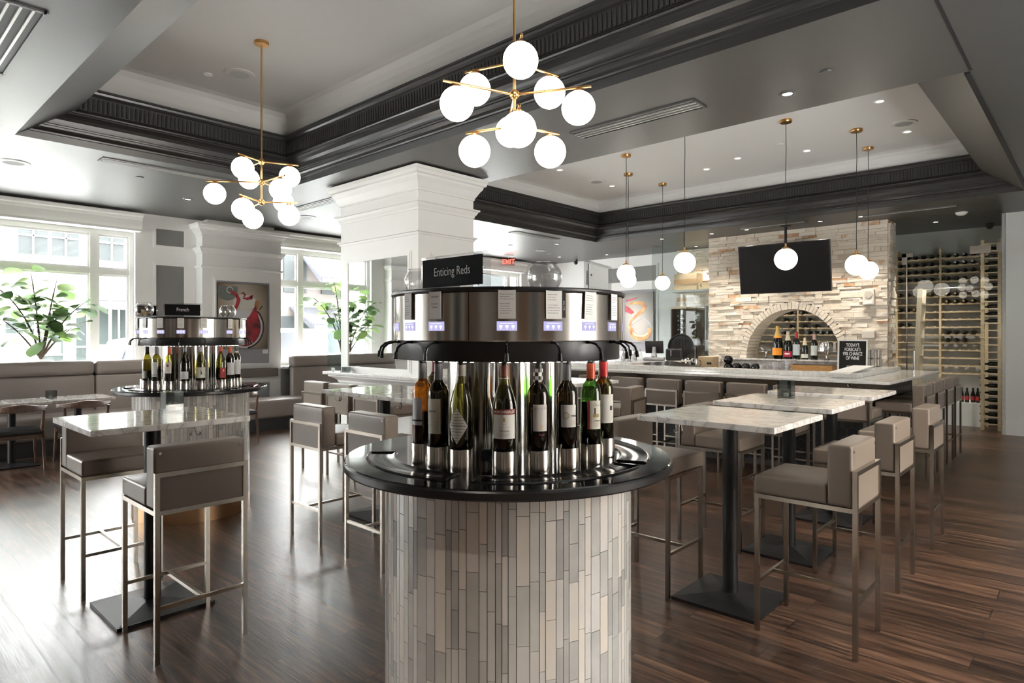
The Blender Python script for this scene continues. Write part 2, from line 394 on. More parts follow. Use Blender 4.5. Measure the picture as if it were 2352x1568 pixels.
# ---- walls
def wall_seg(m, y0, y1, z0=0, z1=ZS, x=XW, t=.3, mi=0): m.box(x-t, y0, z0, x, y1, z1, mi)
WIN = [(-3.4,-.9,[-2.6,-1.65],1),(1.42,3.30,[2.765],2),(5.60,9.35,[6.13,8.8],3),(10.55,12.30,[11.9],4)]
Z0W, Z1W, ZTR = 1.0, 3.16, 2.53
m = M(); y = YB-.3
for a, b, mu, n in WIN:
    wall_seg(m, y, a); wall_seg(m, a, b, 0, Z0W); wall_seg(m, a, b, Z1W, ZS); y = b
wall_seg(m, y, YF+.3)
struct(m.build('wall_left', WALLW, smooth=0))
for a, b, mus, n in WIN:
    w = thing('window_%d' % n, '', '', (0,0,0)); del w['label']; del w['category']; struct(w)
    f = M(); X0, X1 = XW-.17, XW-.09
    def bar(y0,y1,z0,z1,d=0): f.box(X0-d, y0, z0, X1+d, y1, z1)
    bar(a,a+.06,Z0W+.06,Z1W-.07,.01); bar(b-.06,b,Z0W+.06,Z1W-.07,.01); bar(a,b,Z0W,Z0W+.06,.01); bar(a,b,Z1W-.07,Z1W,.01)
    for mu in mus: bar(mu-.05,mu+.05,Z0W+.06,Z1W-.07,.01)
    edges = [a]+list(mus)+[b]
    for i in range(len(edges)-1):
        l, r = edges[i]+(.06 if i == 0 else .05), edges[i+1]-(.06 if i == len(edges)-2 else .05)
        bar(l,r,ZTR-.045,ZTR+.035,.005)
        for lo, hi in ((Z0W+.06,ZTR-.045),(ZTR+.035,Z1W-.07)):
            f.box(X0+.02,l,lo+.03,X1-.02,l+.03,hi-.03); f.box(X0+.02,r-.03,lo+.03,X1-.02,r,hi-.03); f.box(X0+.02,l,lo,X1-.02,r,lo+.03); f.box(X0+.02,l,hi-.03,X1-.02,r,hi)
    f.build('window_frame', WHITE, w, smooth=0)
    M().box(XW-.134,a+.05,Z0W+.05,XW-.130,b-.05,Z1W-.06).build('glass_pane', GLASSW, w, smooth=0)
    M().box(XW-.08,a-.02,Z0W-.03,XW+.10,b+.02,Z0W).build('window_sill', WHITE, w, smooth=0, bevel=.005)
    # pelmet cornice over the window
    pr = [(0,3.16),(.10,3.17),(.10,3.20),(.115,3.215),(.13,3.26),(.13,3.33),(.15,3.345),(.16,3.375),(.20,3.385),(.21,3.41),(.21,3.43),(0,3.43)]
    M().prism(pr, lambda p,q,h: (XW+p, h, q), a-.06, b+.06).build('pelmet', WHITE, w, smooth=30)
    L = bpy.data.lights.new('window_portal_%d' % n, 'AREA'); L.shape = 'RECTANGLE'; L.size = Z1W-Z0W; L.size_y = b-a; L.cycles.is_portal = True
    lo = bpy.data.objects.new('window_portal_%d' % n, L); COL.objects.link(lo); lo.location = (XW-.32,(a+b)/2,(Z0W+Z1W)/2); lo.rotation_euler = (0,-pi/2,0)

def panel(m, plane, a0, a1, z0, z1, w=.035, d=.014, at=0., mi=0):
    """picture-frame moulding on a wall; plane 'x' (faces +X at x=at) or 'y' (faces -Y at y=at)"""
    def bx(p0,p1,q0,q1,dd):
        if plane == 'x': m.box(at, p0, q0, at+dd, p1, q1, mi)
        else: m.box(p0, at-dd, q0, p1, at, q1, mi)
    for k, (ins, ww, dd) in enumerate(((0,w*.45,d*.6),(w*.4,w*.6,d))):
        A0,A1,B0,B1 = a0+ins,a1-ins,z0+ins,z1-ins
        bx(A0,A1,B0,B0+ww,dd); bx(A0,A1,B1-ww,B1,dd); bx(A0,A0+ww,B0+ww,B1-ww,dd); bx(A1-ww,A1,B0+ww,B1-ww,dd)
# pier and pilasters on the window wall
def pilaster(y0, y1, n, panels=True, proj=.25):
    m = M(); x = XW+proj
    m.box(XW, y0, 0, x, y1, ZS-.05); m.box(XW, y0+.1, ZS-.05, x-.05, y1-.1, ZS)
    def mould(z, pr):
        prev = None
        for d, zz in pr:
            r = [(XW,y0-d,z+zz),(x+d,y0-d,z+zz),(x+d,y1+d,z+zz),(XW,y1+d,z+zz)]
            if prev: m.add(prev+r, [(i,i+1,4+i+1,4+i) for i in range(3)])
            prev = r
    mould(3.19, [(0,0),(.015,.005),(.015,.03),(.04,.06),(.07,.09),(.075,.11),(.10,.125),(.105,.16),(.12,.165),(.12,.19),(0,.195)])
    mould(2.90, [(0,0),(.015,.005),(.02,.03),(.045,.06),(.05,.08),(.06,.085),(.06,.105),(0,.11)])
    mould(2.66, [(0,0),(.015,.005),(.03,.03),(.03,.045),(0,.05)])
    panel(m, 'x', y0+.17, y1-.17, 1.02, 2.52, .05, .02, x)
    panel(m, 'x', y0+.17, y1-.17, .25, .78, .05, .02, x)
    m.box(x, y0+.21, 1.06, x+.004, y1-.21, 2.48, 1); m.box(x, y0+.21, .29, x+.004, y1-.21, .74, 1)
    struct(m.build('wall_pilaster_%d' % n, [WHITE, MAUVE], smooth=30))
pilaster(4.21, 5.57, 1)
pilaster(-.25, 1.10, 2)
m = M()
for y0, y1 in ((3.55,4.06),):
    panel(m, 'x', y0, y1, 2.95, 3.30, .045, .015, XW); panel(m, 'x', y0, y1, 1.35, 2.72, .045, .015, XW)
    m.box(XW, y0+.045, 2.995, XW+.004, y1-.045, 3.255, 1); m.box(XW, y0+.045, 1.395, XW+.004, y1-.045, 2.675, 1)
struct(m.build('trim_4', [WHITE, GREYP], smooth=0))

# far wall behind the bar's left end, with panels
struct(M().box(XW-.3, YF, 0, -5.6, YF+.3, ZS).build('wall_far', WALLW, smooth=0))
m = M(); panel(m,'y',-9.75,-7.62,2.80,3.26,.05,.02,YF); m.box(-9.70,YF-.004,2.85,-7.67,YF,3.21,1)
panel(m,'y',-9.75,-7.62,1.12,2.70,.05,.02,YF); m.box(-9.70,YF-.004,1.17,-7.67,YF,2.65,2)
m.box(-10.6, YF-.03, 1.0, -7.1, YF, 1.06)
struct(m.build('trim_5', [WHITE, GREYP, MAUVE], smooth=0))
# wine room shell + right wall + unseen walls
struct(M().box(-5.75,13.95,0,-1.0,14.15,ZS).build('wall_wine_room', principled('wine_room_grey', (.52,.52,.51), .6), smooth=0))
struct(M().box(-1.10,12.58,0,XR,12.78,ZS).box(-1.10,12.78,0,-.95,13.95,ZS).build('wall_right_end', WALLW, smooth=0))
struct(M().box(-1.10,12.55,0,XR,12.58,.19).box(-1.10,12.56,.19,XR,12.58,.215).build('baseboard_right_end', WHITE, smooth=0))
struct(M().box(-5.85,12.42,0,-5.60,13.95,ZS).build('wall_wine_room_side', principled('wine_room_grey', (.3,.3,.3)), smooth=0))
m = M()   # back wall with three tall windows, behind the camera
BWN = ((-10.4,-9.0),)
for x0, x1 in ((XW-.3,-10.4),(-9.0,XR+.2)): m.box(x0,YB-.3,0,x1,YB,ZS)
for x0, x1 in BWN: m.box(x0,YB-.3,0,x1,YB,.5); m.box(x0,YB-.3,3.0,x1,YB,ZS)
struct(m.build('wall_back', WALLW, smooth=0))
PANELW = varied(principled('wall_wood_panelling', (.16,.09,.05), .4), (.09,.045,.022), (.24,.14,.075), 5, (7,1,.6))
m = M()
for x0, x1 in ((-6.6,-5.2),(-3.9,-2.9),(-1.4,.3)): m.box(x0,YB,0,x1,YB+.04,2.9)
struct(m.build('trim_10', PANELW, smooth=0))
m = M()
for x0, x1 in ((-5.0,-4.1),(-2.6,-1.7)): m.box(x0,YB,0,x1,YB+.05,3.1)
struct(m.build('trim_11', DARKT, smooth=0))
for i, (x0, x1) in enumerate(BWN):
    f = M()
    for a, b in ((x0,x0+.07),(x1-.07,x1),((x0+x1)/2-.04,(x0+x1)/2+.04)): f.box(a,YB-.2,.5,b,YB-.1,3.0)
    f.box(x0,YB-.2,.5,x1,YB-.1,.57); f.box(x0,YB-.2,2.93,x1,YB-.1,3.0); f.box(x0,YB-.2,2.3,x1,YB-.1,2.37)
    w = struct(f.build('window_%d' % (5+i), WHITE, smooth=0))
    M().box(x0,YB-.152,.5,x1,YB-.148,3.0).build('glass_pane', GLASSW, w, smooth=0)
    L = bpy.data.lights.new('window_portal_b%d' % i, 'AREA'); L.shape = 'RECTANGLE'; L.size = x1-x0; L.size_y = 2.5; L.cycles.is_portal = True
    lo = bpy.data.objects.new('window_portal_b%d' % i, L); COL.objects.link(lo); lo.location = ((x0+x1)/2,YB-.32,1.75); lo.rotation_euler = (pi/2,0,0)
m = M(); RWN = ((2.7,5.3),)
y = YB-.3
for a, b in RWN+((12.78,12.78),):
    m.box(XR,y,0,XR+.2,a,ZS); y = b
for a, b in RWN: m.box(XR,a,0,XR+.2,b,.6); m.box(XR,a,3.1,XR+.2,b,ZS)
struct(m.build('wall_right', WALLW, smooth=0))
m = M()
for a, b in ((-4.3,-3.5),(-2.9,-2.2),(-1.5,-.3),(.5,1.5)): m.box(XR-.04,a,.1,XR,b,2.7)
struct(m.build('trim_12', varied(principled('wall_wood_panelling_b', (.2,.11,.06), .4), (.12,.06,.03), (.32,.19,.10), 5, (1,7,.6)), smooth=0))
m = M()
for a, b in ((-3.4,-3.0),(-.2,.4)): m.box(XR-.05,a,0,XR,b,2.9)
struct(m.build('trim_13', DARKT, smooth=0))
for i, (a, b) in enumerate(RWN):
    f = M().box(XR+.06,a,.6,XR+.14,b,.67).box(XR+.06,a,3.03,XR+.14,b,3.1).box(XR+.06,a,2.4,XR+.14,b,2.47)
    for q in (a,(a+b)/2-.035,b-.07): f.box(XR+.06,q,.6,XR+.14,q+.07,3.1)
    w = struct(f.build('window_%d' % (10+i), WHITE, smooth=0)); M().box(XR+.098,a,.6,XR+.102,b,3.1).build('glass_pane', GLASSW, w, smooth=0)
    L = bpy.data.lights.new('window_portal_r%d' % i, 'AREA'); L.shape = 'RECTANGLE'; L.size = 2.5; L.size_y = b-a; L.cycles.is_portal = True
    lo = bpy.data.objects.new('window_portal_r%d' % i, L); COL.objects.link(lo); lo.location = (XR+.22,(a+b)/2,1.85); lo.rotation_euler = (0,pi/2,0)

# ---- ledgestone feature wall with arched opening
AX, AZ0, AR, AH = -4.11, 1.13, .83, .90      # arch centre x, spring height, half width, rise
def in_arch(x, z, g=0.): return z < AZ0+.0 and abs(x-AX) < AR+g or z >= AZ0 and ((x-AX)/(AR+g))**2+((z-AZ0)/(AH+g))**2 < 1
def stones():
    m = M(); tint = []; rng = random.Random(3)
    def stone(face, u0,u1,z0,z1,d, t):
        if face == 'front': b = (u0, 11.92-d, z0, u1, 12.02, z1)
        elif face == 'right': b = (-2.66, u0, z0, -2.58+d, u1, z1)
        elif face == 'left': b = (-5.70-d, u0, z0, -5.6, u1, z1)
        else: b = (u0, 13.12-d, z0, u1, 13.3, z1)
        j = [rng.uniform(-.006,.006) for _ in range(8)]
        x0,y0,q0,x1,y1,q1 = b
        vs = [(x0,y0+j[0],q0),(x1,y0+j[1],q0),(x1,y1,q0),(x0,y1,q0),(x0,y0+j[2],q1),(x1,y0+j[3],q1),(x1,y1,q1),(x0,y1,q1)]
        n0 = len(m.f); m.add(vs, [(3,2,1,0),(4,5,6,7),(0,1,5,4),(1,2,6,5),(2,3,7,6),(3,0,4,7)]); tint.extend([t]*6)
    for face, U0, U1, Z0, Z1 in (('front',-5.70,-2.58,.0,ZS),('right',11.95,12.40,0,ZS),('left',11.95,12.42,0,ZS),('rear',-7.05,-5.72,2.20,ZS)):
        z = Z0
        while z < Z1-.01:
            h = rng.choice([.035,.045,.055,.065,.08]); h = min(h, Z1-z); u = U0
            while u < U1-.01:
                w = rng.uniform(.09,.42); w = min(w, U1-u)
                if U1-(u+w) < .05: w = U1-u
                t = rng.random(); t = t*.88 if rng.random() > .07 else rng.uniform(.9,1)
                if face == 'front' and z < AZ0+AH+.16:
                    # trim against the arch ring
                    zz = z+h/2; g = .125
                    if zz < AZ0: half = AR+g
                    else:
                        q = 1-((zz-AZ0)/(AH+g))**2; half = (AR+g)*math.sqrt(q) if q > 0 else 0
                    L, R = AX-half, AX+half
                    for s0, s1 in ((u, min(u+w, L)), (max(u, R), u+w)) if half > 0 else ((u,u+w),):
                        if s1-s0 > .012: stone(face, s0, s1-.003, z, z+h-.003, rng.uniform(.0,.035), t)
                else: stone(face, u, u+w-.003, z, z+h-.003, rng.uniform(0,.035), t)
                u += w
            z += h
    # voussoirs
    k = 44
    for i in range(k):
        a0, a1 = pi*i/k, pi*(i+1)/k-.008; d = rng.uniform(.02,.05); t = rng.uniform(.3,.85); ro = rng.uniform(.115,.135)
        P = lambda a, g, y: (AX-(AR+g)*cos(a), y, AZ0+(AH+g)*sin(a))
        vs = [P(a0,0,11.92-d),P(a1,0,11.92-d),P(a1,ro,11.92-d),P(a0,ro,11.92-d),P(a0,0,12.42),P(a1,0,12.42),P(a1,ro,12.1),P(a0,ro,12.1)]
        m.add(vs, [(0,1,2,3),(7,6,5,4),(0,4,5,1),(1,5,6,2),(2,6,7,3),(3,7,4,0)]); tint.extend([t]*6)
    for sx in (-1, 1):
        z = .0
        while z < AZ0-.02:
            h = min(.06, AZ0-z); x0, x1 = sorted((AX+sx*AR, AX+sx*(AR+.12)))
            n0 = len(m.f); m.box(x0, 11.89, z, x1, 12.42, z+h-.004); tint.extend([rng.uniform(.3,.85)]*6); z += h
    m.tint = tint
    return m
st = stones().build('wall_stone', STONE, smooth=0); struct(st)
# backing core of the stone wall (with the arch cut by using strips)
m = M(); k = 40
for i in range(k):
    x0, x1 = AX-AR-.1+(2*AR+.2)*i/k, AX-AR-.1+(2*AR+.2)*(i+1)/k; xm = (x0+x1)/2
    q = 1-((xm-AX)/(AR+.1))**2; zt = AZ0+(AH+.1)*math.sqrt(max(q,0)); m.box(x0, 12.0, zt, x1, 12.40, ZS)
m.box(-5.68,12.0,0,AX-AR-.1,12.40,ZS); m.box(AX+AR+.1,12.0,0,-2.62,12.40,ZS)
struct(m.build('wall_stone_core', principled('stone_mortar', (.28,.26,.23), .9), smooth=0))

# ---- free-standing column with mirror and ledge
CX0, CX1, CY0, CY1 = -7.24, -5.66, 4.56, 5.42
def column():
    m = M(); m.box(CX0,CY0,0,CX1,CY1,ZS)
    def mould(z, pr):
        prev = None
        for d, zz in pr:
            r = [(CX0-d,CY0-d,z+zz),(CX1+d,CY0-d,z+zz),(CX1+d,CY1+d,z+zz),(CX0-d,CY1+d,z+zz)]
            if prev: m.add(prev+r, [(i,(i+1)%4,4+(i+1)%4,4+i) for i in range(4)])
            prev = r
    mould(3.20, [(0,0),(.012,.004),(.012,.025),(.025,.045),(.055,.10),(.085,.14),(.09,.165),(.115,.175),(.12,.21),(.13,.215),(.13,.25),(0,.255)])
    mould(2.98, [(0,0),(.010,.004),(.012,.025),(.03,.05),(.045,.08),(.06,.085),(.06,.105),(0,.108)])
    mould(2.70, [(0,0),(.010,.003),(.018,.025),(.035,.03),(.035,.05),(0,.053)])
    panel(m,'y',CX0+.14,CX1-.12,1.11,2.52,.05,.022,CY0)
    # right face panel (faces +X)
    panel(m,'x',CY0+.18,CY1-.18,1.11,2.50,.05,.02,CX1); m.box(CX1,CY0+.23,1.16,CX1+.004,CY1-.23,2.45,1)
    # moulding under the ledge
    pr = [(0,0),(.01,0),(.03,.03),(.03,.045),(.07,.075),(.10,.085),(.12,.10),(.12,.115),(0,.12)]
    mould(.93, pr)
    struct(m.build('wall_column', [WHITE, GREYP], smooth=30))
column()
tag(M().box(CX0+.19,CY0-.012,1.16,CX1-.17,CY0-.004,2.47).build('wall_mirror', MIRROR, smooth=0), 'tall framed mirror on the near face of the white column, reflecting the windows', 'mirror')
# sits on the column's ledge ring
m = M(); z0,z1 = 1.053,1.085
m.box(CX0-.17,CY0-.17,z0,CX1+.20,CY0,z1); m.box(CX0-.17,CY1,z0,CX1+.20,CY1+.17,z1); m.box(CX0-.17,CY0,z0,CX0,CY1,z1); m.box(CX1,CY0,z0,CX1+.20,CY1,z1)
tag(m.build('drink_ledge', QUARTZ, smooth=0, bevel=.004), 'white stone drink ledge wrapped around the white column', 'ledge')
g = thing('glass_screen', 'small clear glass screen standing on the left end of the column ledge', 'glass screen', (CX0-.12,0,0))
M().box(-.006,CY0-.12,1.098,.006,CY1-.05,1.76).build('glass_sheet', thin_glass('edge_glass',(.72,.78,.77)), g, smooth=0)
M().box(-.02,CY0-.08,1.085,.02,CY0-.03,1.13).box(-.02,CY1-.2,1.085,.02,CY1-.15,1.13).build('clamp', CHROME, g, smooth=0)

# ---- glazed fronts of the wine room
m = M().box(-2.56,12.125,.01,-1.115,12.137,ZS-.005); m.box(-1.115,12.125,.01,-1.103,12.58,ZS-.005)
w = struct(m.build('window_8', GLASSG, smooth=0))
m = M().box(-7.07,12.05,.01,-5.72,12.062,ZS-.005); m.box(-7.07,12.062,.01,-7.058,13.29,ZS-.005)
struct(m.build('window_9', GLASSG, smooth=0))
struct(M().box(AX-AR-.05,12.405,1.0,AX+AR+.05,12.411,AZ0+AH+.08).build('window_13', GLASSG, smooth=0))
# ================================================================ STOOLS
def make_stool(label):
    t = thing('bar_stool', label, 'bar stool')
    hw, hd, a = .209, .235, .011
    for sx in (-1, 1):
        M().box(sx*hw-a, hd-a, 0, sx*hw+a, hd+a, .70).build('leg', NICKEL, t, smooth=0)
        M().box(sx*hw-a, -hd-a, 0, sx*hw+a, -hd+a, .902).build('leg', NICKEL, t, smooth=0)
    m = M()
    for sx in (-1, 1): m.box(sx*hw-a, -hd+a, .70, sx*hw+a, hd+a, .722)
    m.box(-hw+a, hd-a, .70, hw-a, hd+a, .722); m.box(-hw+a, -hd-a, .70, hw-a, -hd+a, .722)
    m.build('seat_frame', NICKEL, t, smooth=0)
    M().box(-hw+a, -hd-a, .88, hw-a, -hd+a, .902).build('back_frame', NICKEL, t, smooth=0)
    m = M().box(-hw+a, hd-.008, .252, hw-a, hd+.008, .270).box(-hw+a, -hd-.008, .252, hw-a, -hd+.008, .270).box(-.009, -hd+.008, .252, .009, hd-.008, .270)
    m.build('footrest', NICKEL, t, smooth=0)
    M().box(-hw+a, -hd-.004, .722, hw-a, -hd+.008, .88).build('back_panel', LEATHER, t, smooth=0)
    M().rbox(-.217, -.222, .724, .217, -.110, 1.02, .014, 0, .014, 0).build('backrest', LEATHER, t, smooth=60, weld=True)
    M().rbox(-.219, -.106, .723, .219, .249, .818, .015, .014, 0, .0).build('seat', LEATHER, t, smooth=60, weld=True)
    for sx in (-1, 1): M().cyl((sx*.19,-.225,.99),(sx*.19,-.221,.99),.0065,n=10).build('back_screw', CHROME, t)
    return t
FX, FMX, FY, FMY = -pi/2, pi/2, 0., pi     # facing +X, -X, +Y, -Y
stools = [
 (-1.095,3.55,FMX,'taupe bar stool right of the nearest right-hand high table, its whole back in view'),
 (-1.135,4.60,FMX,'taupe bar stool right of the middle table in the right-hand row of three'),
 (-1.135,5.66,FMX,'taupe bar stool right of the farthest table in the right-hand row of three'),
 (-2.105,3.58,FX,'taupe bar stool left of the nearest right-hand table, half hidden by the round counter'),
 (-2.12,4.63,FX,'taupe bar stool left of the middle right-hand table, behind the nearest tabletop'),
 (-2.13,5.68,FX,'taupe bar stool left of the farthest right-hand table, mostly hidden'),
 (-3.50,1.275,FMX,'taupe bar stool in the left foreground with its framed back towards the camera'),
 (-4.605,1.24,FX,'taupe bar stool on the far left, tucked under the left foreground marble table'),
 (-4.415,2.71,FY,'left of the two bar stools with backs turned at the table left of centre'),
 (-3.65,2.71,FY,'bar stool with its back turned, partly behind the round black counter'),
 (-6.64,4.04,FY,'leftmost of the three bar stools lined up at the column ledge'),
 (-6.11,4.04,FY,'middle of the three bar stools lined up at the column ledge'),
 (-5.58,4.04,FY,'rightmost of the three bar stools lined up at the column ledge'),
 (-4.02,3.64,FMY,'bar stool whose pale seat shows just left of the amber bottle'),
 (-3.73,5.66,FMX+rad(14),'bar stool with shiny pale back edge just right of the red-topped bottles'),
]
for i, x in enumerate((-4.96,-4.45,-3.92,-3.40,-2.89,-2.37,-1.87)):
    w = ('first from the left, mostly hidden by bottles','second from the left','third from the left','fourth from the left','fifth from the left, behind the glass block','sixth from the left, behind the tables','last on the right')[i]
    stools.append((x,7.135,FY,'bar stool at bar front, '+w))
for i, y in enumerate((8.16,8.78,9.40,10.0)):
    w = ('nearest, with a dark shaded seat','second nearest','third nearest','farthest')[i]
    stools.append((-1.60,y,FMX,'bar stool at the right end of the bar, %s' % w))
s0 = None
for x, y, r, lab in stools:
    g = 'taupe leather bar stools'
    if s0 is None: s0 = make_stool(lab); s0['group'] = g; s0.location = (x,y,0); s0.rotation_euler = (0,0,r)
    else: dup(s0, lab, (x,y,0), r, g)

# ================================================================ HIGH TABLES
def make_table(label, w=.80, d=.76, off=(0,0)):
    t = thing('high_table', label, 'table'); ox, oy = off
    M().box(-w/2+ox,-d/2+oy,1.050,w/2+ox,d/2+oy,1.083).build('marble_top', MARBLE, t, smooth=0, bevel=.004)
    M().cyl((0,0,.04),(0,0,1.03),.044,n=28).build('pole', BLACKM, t)
    m = M().box(-.25,-.25,0,.25,.25,.018)
    m.add([(-.245,-.245,.018),(.245,-.245,.018),(.245,.245,.018),(-.245,.245,.018),(-.045,-.045,.045),(.045,-.045,.045),(.045,.045,.045),(-.045,.045,.045)],
          [(0,1,5,4),(1,2,6,5),(2,3,7,6),(3,0,4,7),(4,5,6,7)])
    m.build('base_plate', BLACKM, t, smooth=0)
    M().box(-.15+ox,-.15+oy,1.03,.15+ox,.15+oy,1.05).build('mount_plate', BLACKM, t, smooth=0)
    m = M(); ox -= .25
    for dx in (-.018,.018):
        m.tube([(ox+.12+dx*.3,-d/2+.02+oy,1.05),(ox+.12+dx*.6,-d/2+.02+oy,1.02),(ox+.12+dx,-d/2+.008+oy,1.006),(ox+.12+dx*1.3,-d/2-.008+oy,1.008),(ox+.12+dx*1.4,-d/2-.012+oy,1.02)],.004,8)
    m.build('bag_hook', CHROME, t)
    return t
T = [(-1.61,3.64,'nearest of the three white marble high tables on the right'),
     (-1.65,4.72,'middle one of the three marble high tables on the right, holding a glass block'),
     (-1.68,5.82,'farthest of the three marble high tables on the right'),
     (-4.02,1.29,'marble high table in the left foreground holding a dark glass block'),
     (-4.56,3.31,'left one of two joined marble high tables before the column ledge'),
     (-3.74,3.31,'right of the two joined marble high tables, mostly behind the near bottles'),
     (-4.13,5.31,'small marble high table corner showing just right of the red-topped bottles')]
t0 = None
for x, y, lab in T:
    if t0 is None: t0 = make_table(lab); t0['group'] = 'marble high tables'; t0.location = (x,y,0)
    else:
        q = dup(t0, lab, (x,y,0), pi/2 if x == -4.02 else 0, 'marble high tables')
        if x == -4.02:
            for c in q.children:
                if c.name.startswith('bag_hook'): c.location.x = .22
SMOKE = thin_glass('smoky_glass', (.62,.65,.64), .02, .06, 1.5)
def glass_block(x, y, z, lab, s=.046, h=.105):
    t = thing('glass_candle_block', lab, 'candle holder', (x,y,z), .0, 'glass block candle holders')
    m = M().box(-s,-s,0,s,s,.012)
    for a in range(4):
        q = Matrix.Rotation(a*pi/2,4,'Z'); b = M().box(-s,-s,.012,s,-s+.012,h); m.add([q@Vector(v) for v in b.v], b.f)
    m.build('glass_body', SMOKE, t, smooth=0)
    M().cyl((0,0,.0125),(0,0,.035),.019,n=16).build('tealight', PAPER, t)
glass_block(-4.18,1.45,1.083,'dark glass block candle holder on the left foreground marble table',.05,.125)
glass_block(-1.74,4.92,1.083,'smoky glass block candle holder on the middle right-hand marble table',.048,.13)
glass_block(-9.62,1.93,.765,'pale glass block candle holder on the low dining table by the banquette',.05,.10)
glass_block(-6.98,4.47,1.085,'little glass candle holder on the left end of the column ledge',.04,.07)

# ================================================================ DINING AREA
def dining_table(x, y, lab):
    t = thing('dining_table', lab, 'table', (x,y,0), 0, 'low dining tables')
    M().box(-.33,-.335,.735,.33,.335,.765).build('marble_top', MARBLE, t, smooth=0, bevel=.004)
    M().cyl((0,0,.03),(0,0,.735),.04,n=24).build('pole', BLACKM, t)
    m = M().box(-.24,-.24,0,.24,.24,.016)
    m.add([(-.235,-.235,.016),(.235,-.235,.016),(.235,.235,.016),(-.235,.235,.016),(-.042,-.042,.04),(.042,-.042,.04),(.042,.042,.04),(-.042,.042,.04)],[(0,1,5,4),(1,2,6,5),(2,3,7,6),(3,0,4,7),(4,5,6,7)])
    m.build('base_plate', BLACKM, t, smooth=0)
dining_table(-9.52,1.52,'low marble dining table at the left frame edge in front of the banquette')
dining_table(-9.60,2.21,'low marble dining table just left of the far wine dispenser')
def elbow_chair(lab):
    t = thing('dining_chair', lab, 'chair')        # faces +Y locally
    for sx in (-1,1):
        M().tube([(sx*.235,-.235,0),(sx*.225,-.20,.40),(sx*.215,-.205,.46),(sx*.225,-.235,.70)],[.013,.019,.021,.014],10).build('leg', WOODC, t)
        M().tube([(sx*.235,.235,0),(sx*.215,.20,.43)],[.013,.02],10).build('leg', WOODC, t)
    m = M()
    for p,q in (((-.215,-.2),(.215,-.2)),((-.21,.2),(.21,.2)),((-.215,-.2),(-.21,.2)),((.215,-.2),(.21,.2))):
        d = Vector((q[0]-p[0],q[1]-p[1],0)).normalized(); n = Vector((-d.y,d.x,0))*.011
        vs = []
        for z in (.375,.425):
            for e in (p,q):
                for s in (-1,1): vs.append((e[0]+s*n.x,e[1]+s*n.y,z))
        m.add(vs,[(0,1,3,2),(4,6,7,5),(0,4,5,1),(2,3,7,6),(0,2,6,4),(1,5,7,3)])
    m.build('seat_rail', WOODC, t, smooth=0)
    M().rbox(-.24,-.225,.415,.24,.235,.475,.025,.02,0,0).build('seat', BLKSEAT, t, smooth=60, weld=True)
    # bent top rail: deep in the middle, tapering to the tips
    vs = []; n = 22
    for i in range(n+1):
        u = -1+2*i/n; x = u*.285; y = -.275+.175*abs(u)**2.2; h = .048-.030*abs(u)**1.3; zc = .715+.012*cos(pi*u)+.012*abs(u)**2; th = .013
        nx, ny = 0, 1
        for a, b in ((-th,-h),(th,-h*.9),(th*1.1,h*.8),(0,h),(-th,h*.85)): vs.append((x, y+a*1.2, zc+b))
    fs = [(i*5+j,(i+1)*5+j,(i+1)*5+(j+1)%5,i*5+(j+1)%5) for i in range(n) for j in range(5)]+[(4,3,2,1,0),tuple(n*5+j for j in range(5))]
    M().add(vs,fs).build('top_rail', WOODC, t, smooth=70)
    return t
c0 = elbow_chair('walnut elbow chair with black seat at the left frame edge'); c0.location = (-9.18,1.50,0); c0.rotation_euler = (0,0,pi/2); c0['group'] = 'walnut elbow chairs'
dup(c0,'walnut elbow chair with its curved rail above the left foreground table',(-9.22,2.16,0),pi/2,'walnut elbow chairs')
dup(c0,'walnut elbow chair mostly hidden behind the far wine dispenser, right legs showing',(-9.15,4.02,0),pi/2,'walnut elbow chairs')
# banquette along the window wall
def banquette(y0, y1, lab, ends=()):
    t = thing('banquette', lab, 'banquette', (0,0,0))
    M().box(-10.62,y0+.01,0,-9.98,y1-.01,.20).build('plinth', principled('dark_plinth', (.03,.03,.032), .5), t, smooth=0)
    M().rbox(-10.50,y0,.20,-9.93,y1,.50,.05,.01,0,0).build('seat', LEATHER2, t, smooth=60, weld=True)
    M().box(-10.66,y0+.03,.46,-10.60,y1-.03,1.12).build('back_board', MATS['dark_plinth'], t, smooth=0)
    e = [y0]+list(ends)+[y1]
    for a, b in zip(e[:-1], e[1:]):
        M().rbox(-10.60,a+.002,.46,-10.48,b-.002,.995,.035,0,0,.01).build('back_cushion', LEATHER2, t, smooth=60, weld=True)
        M().rbox(-10.66,a+.002,.995,-10.47,b-.002,1.20,.06,0,0,.01).build('headroll', LEATHER2, t, smooth=60, weld=True)
    return t
banquette(1.20,4.16,'long taupe leather banquette under the left window',(2.62,))
banquette(5.62,9.3,'taupe leather banquette under the second window, beyond the painting',(7.2,))
t = thing('banquette', 'low taupe bench section with padded wall strip below the red wine painting', 'banquette')
M().box(-10.60,4.17,0,-9.98,5.61,.20).build('plinth', MATS['dark_plinth'], t, smooth=0)
M().rbox(-10.56,4.165,.20,-9.93,5.615,.50,.05,.01,0,0).build('seat', LEATHER2, t, smooth=60, weld=True)
M().rbox(-10.795,4.30,.83,-10.70,5.48,.985,.015,0,0,0).build('padded_strip', principled('strip_leather', (.16,.135,.125), .45), t, smooth=60, weld=True)
struct(M().box(XW,1.2,.96,-10.67,4.2,1.0).box(XW,5.58,.96,-10.67,9.3,1.0).build('trim_6', WHITE, smooth=0))

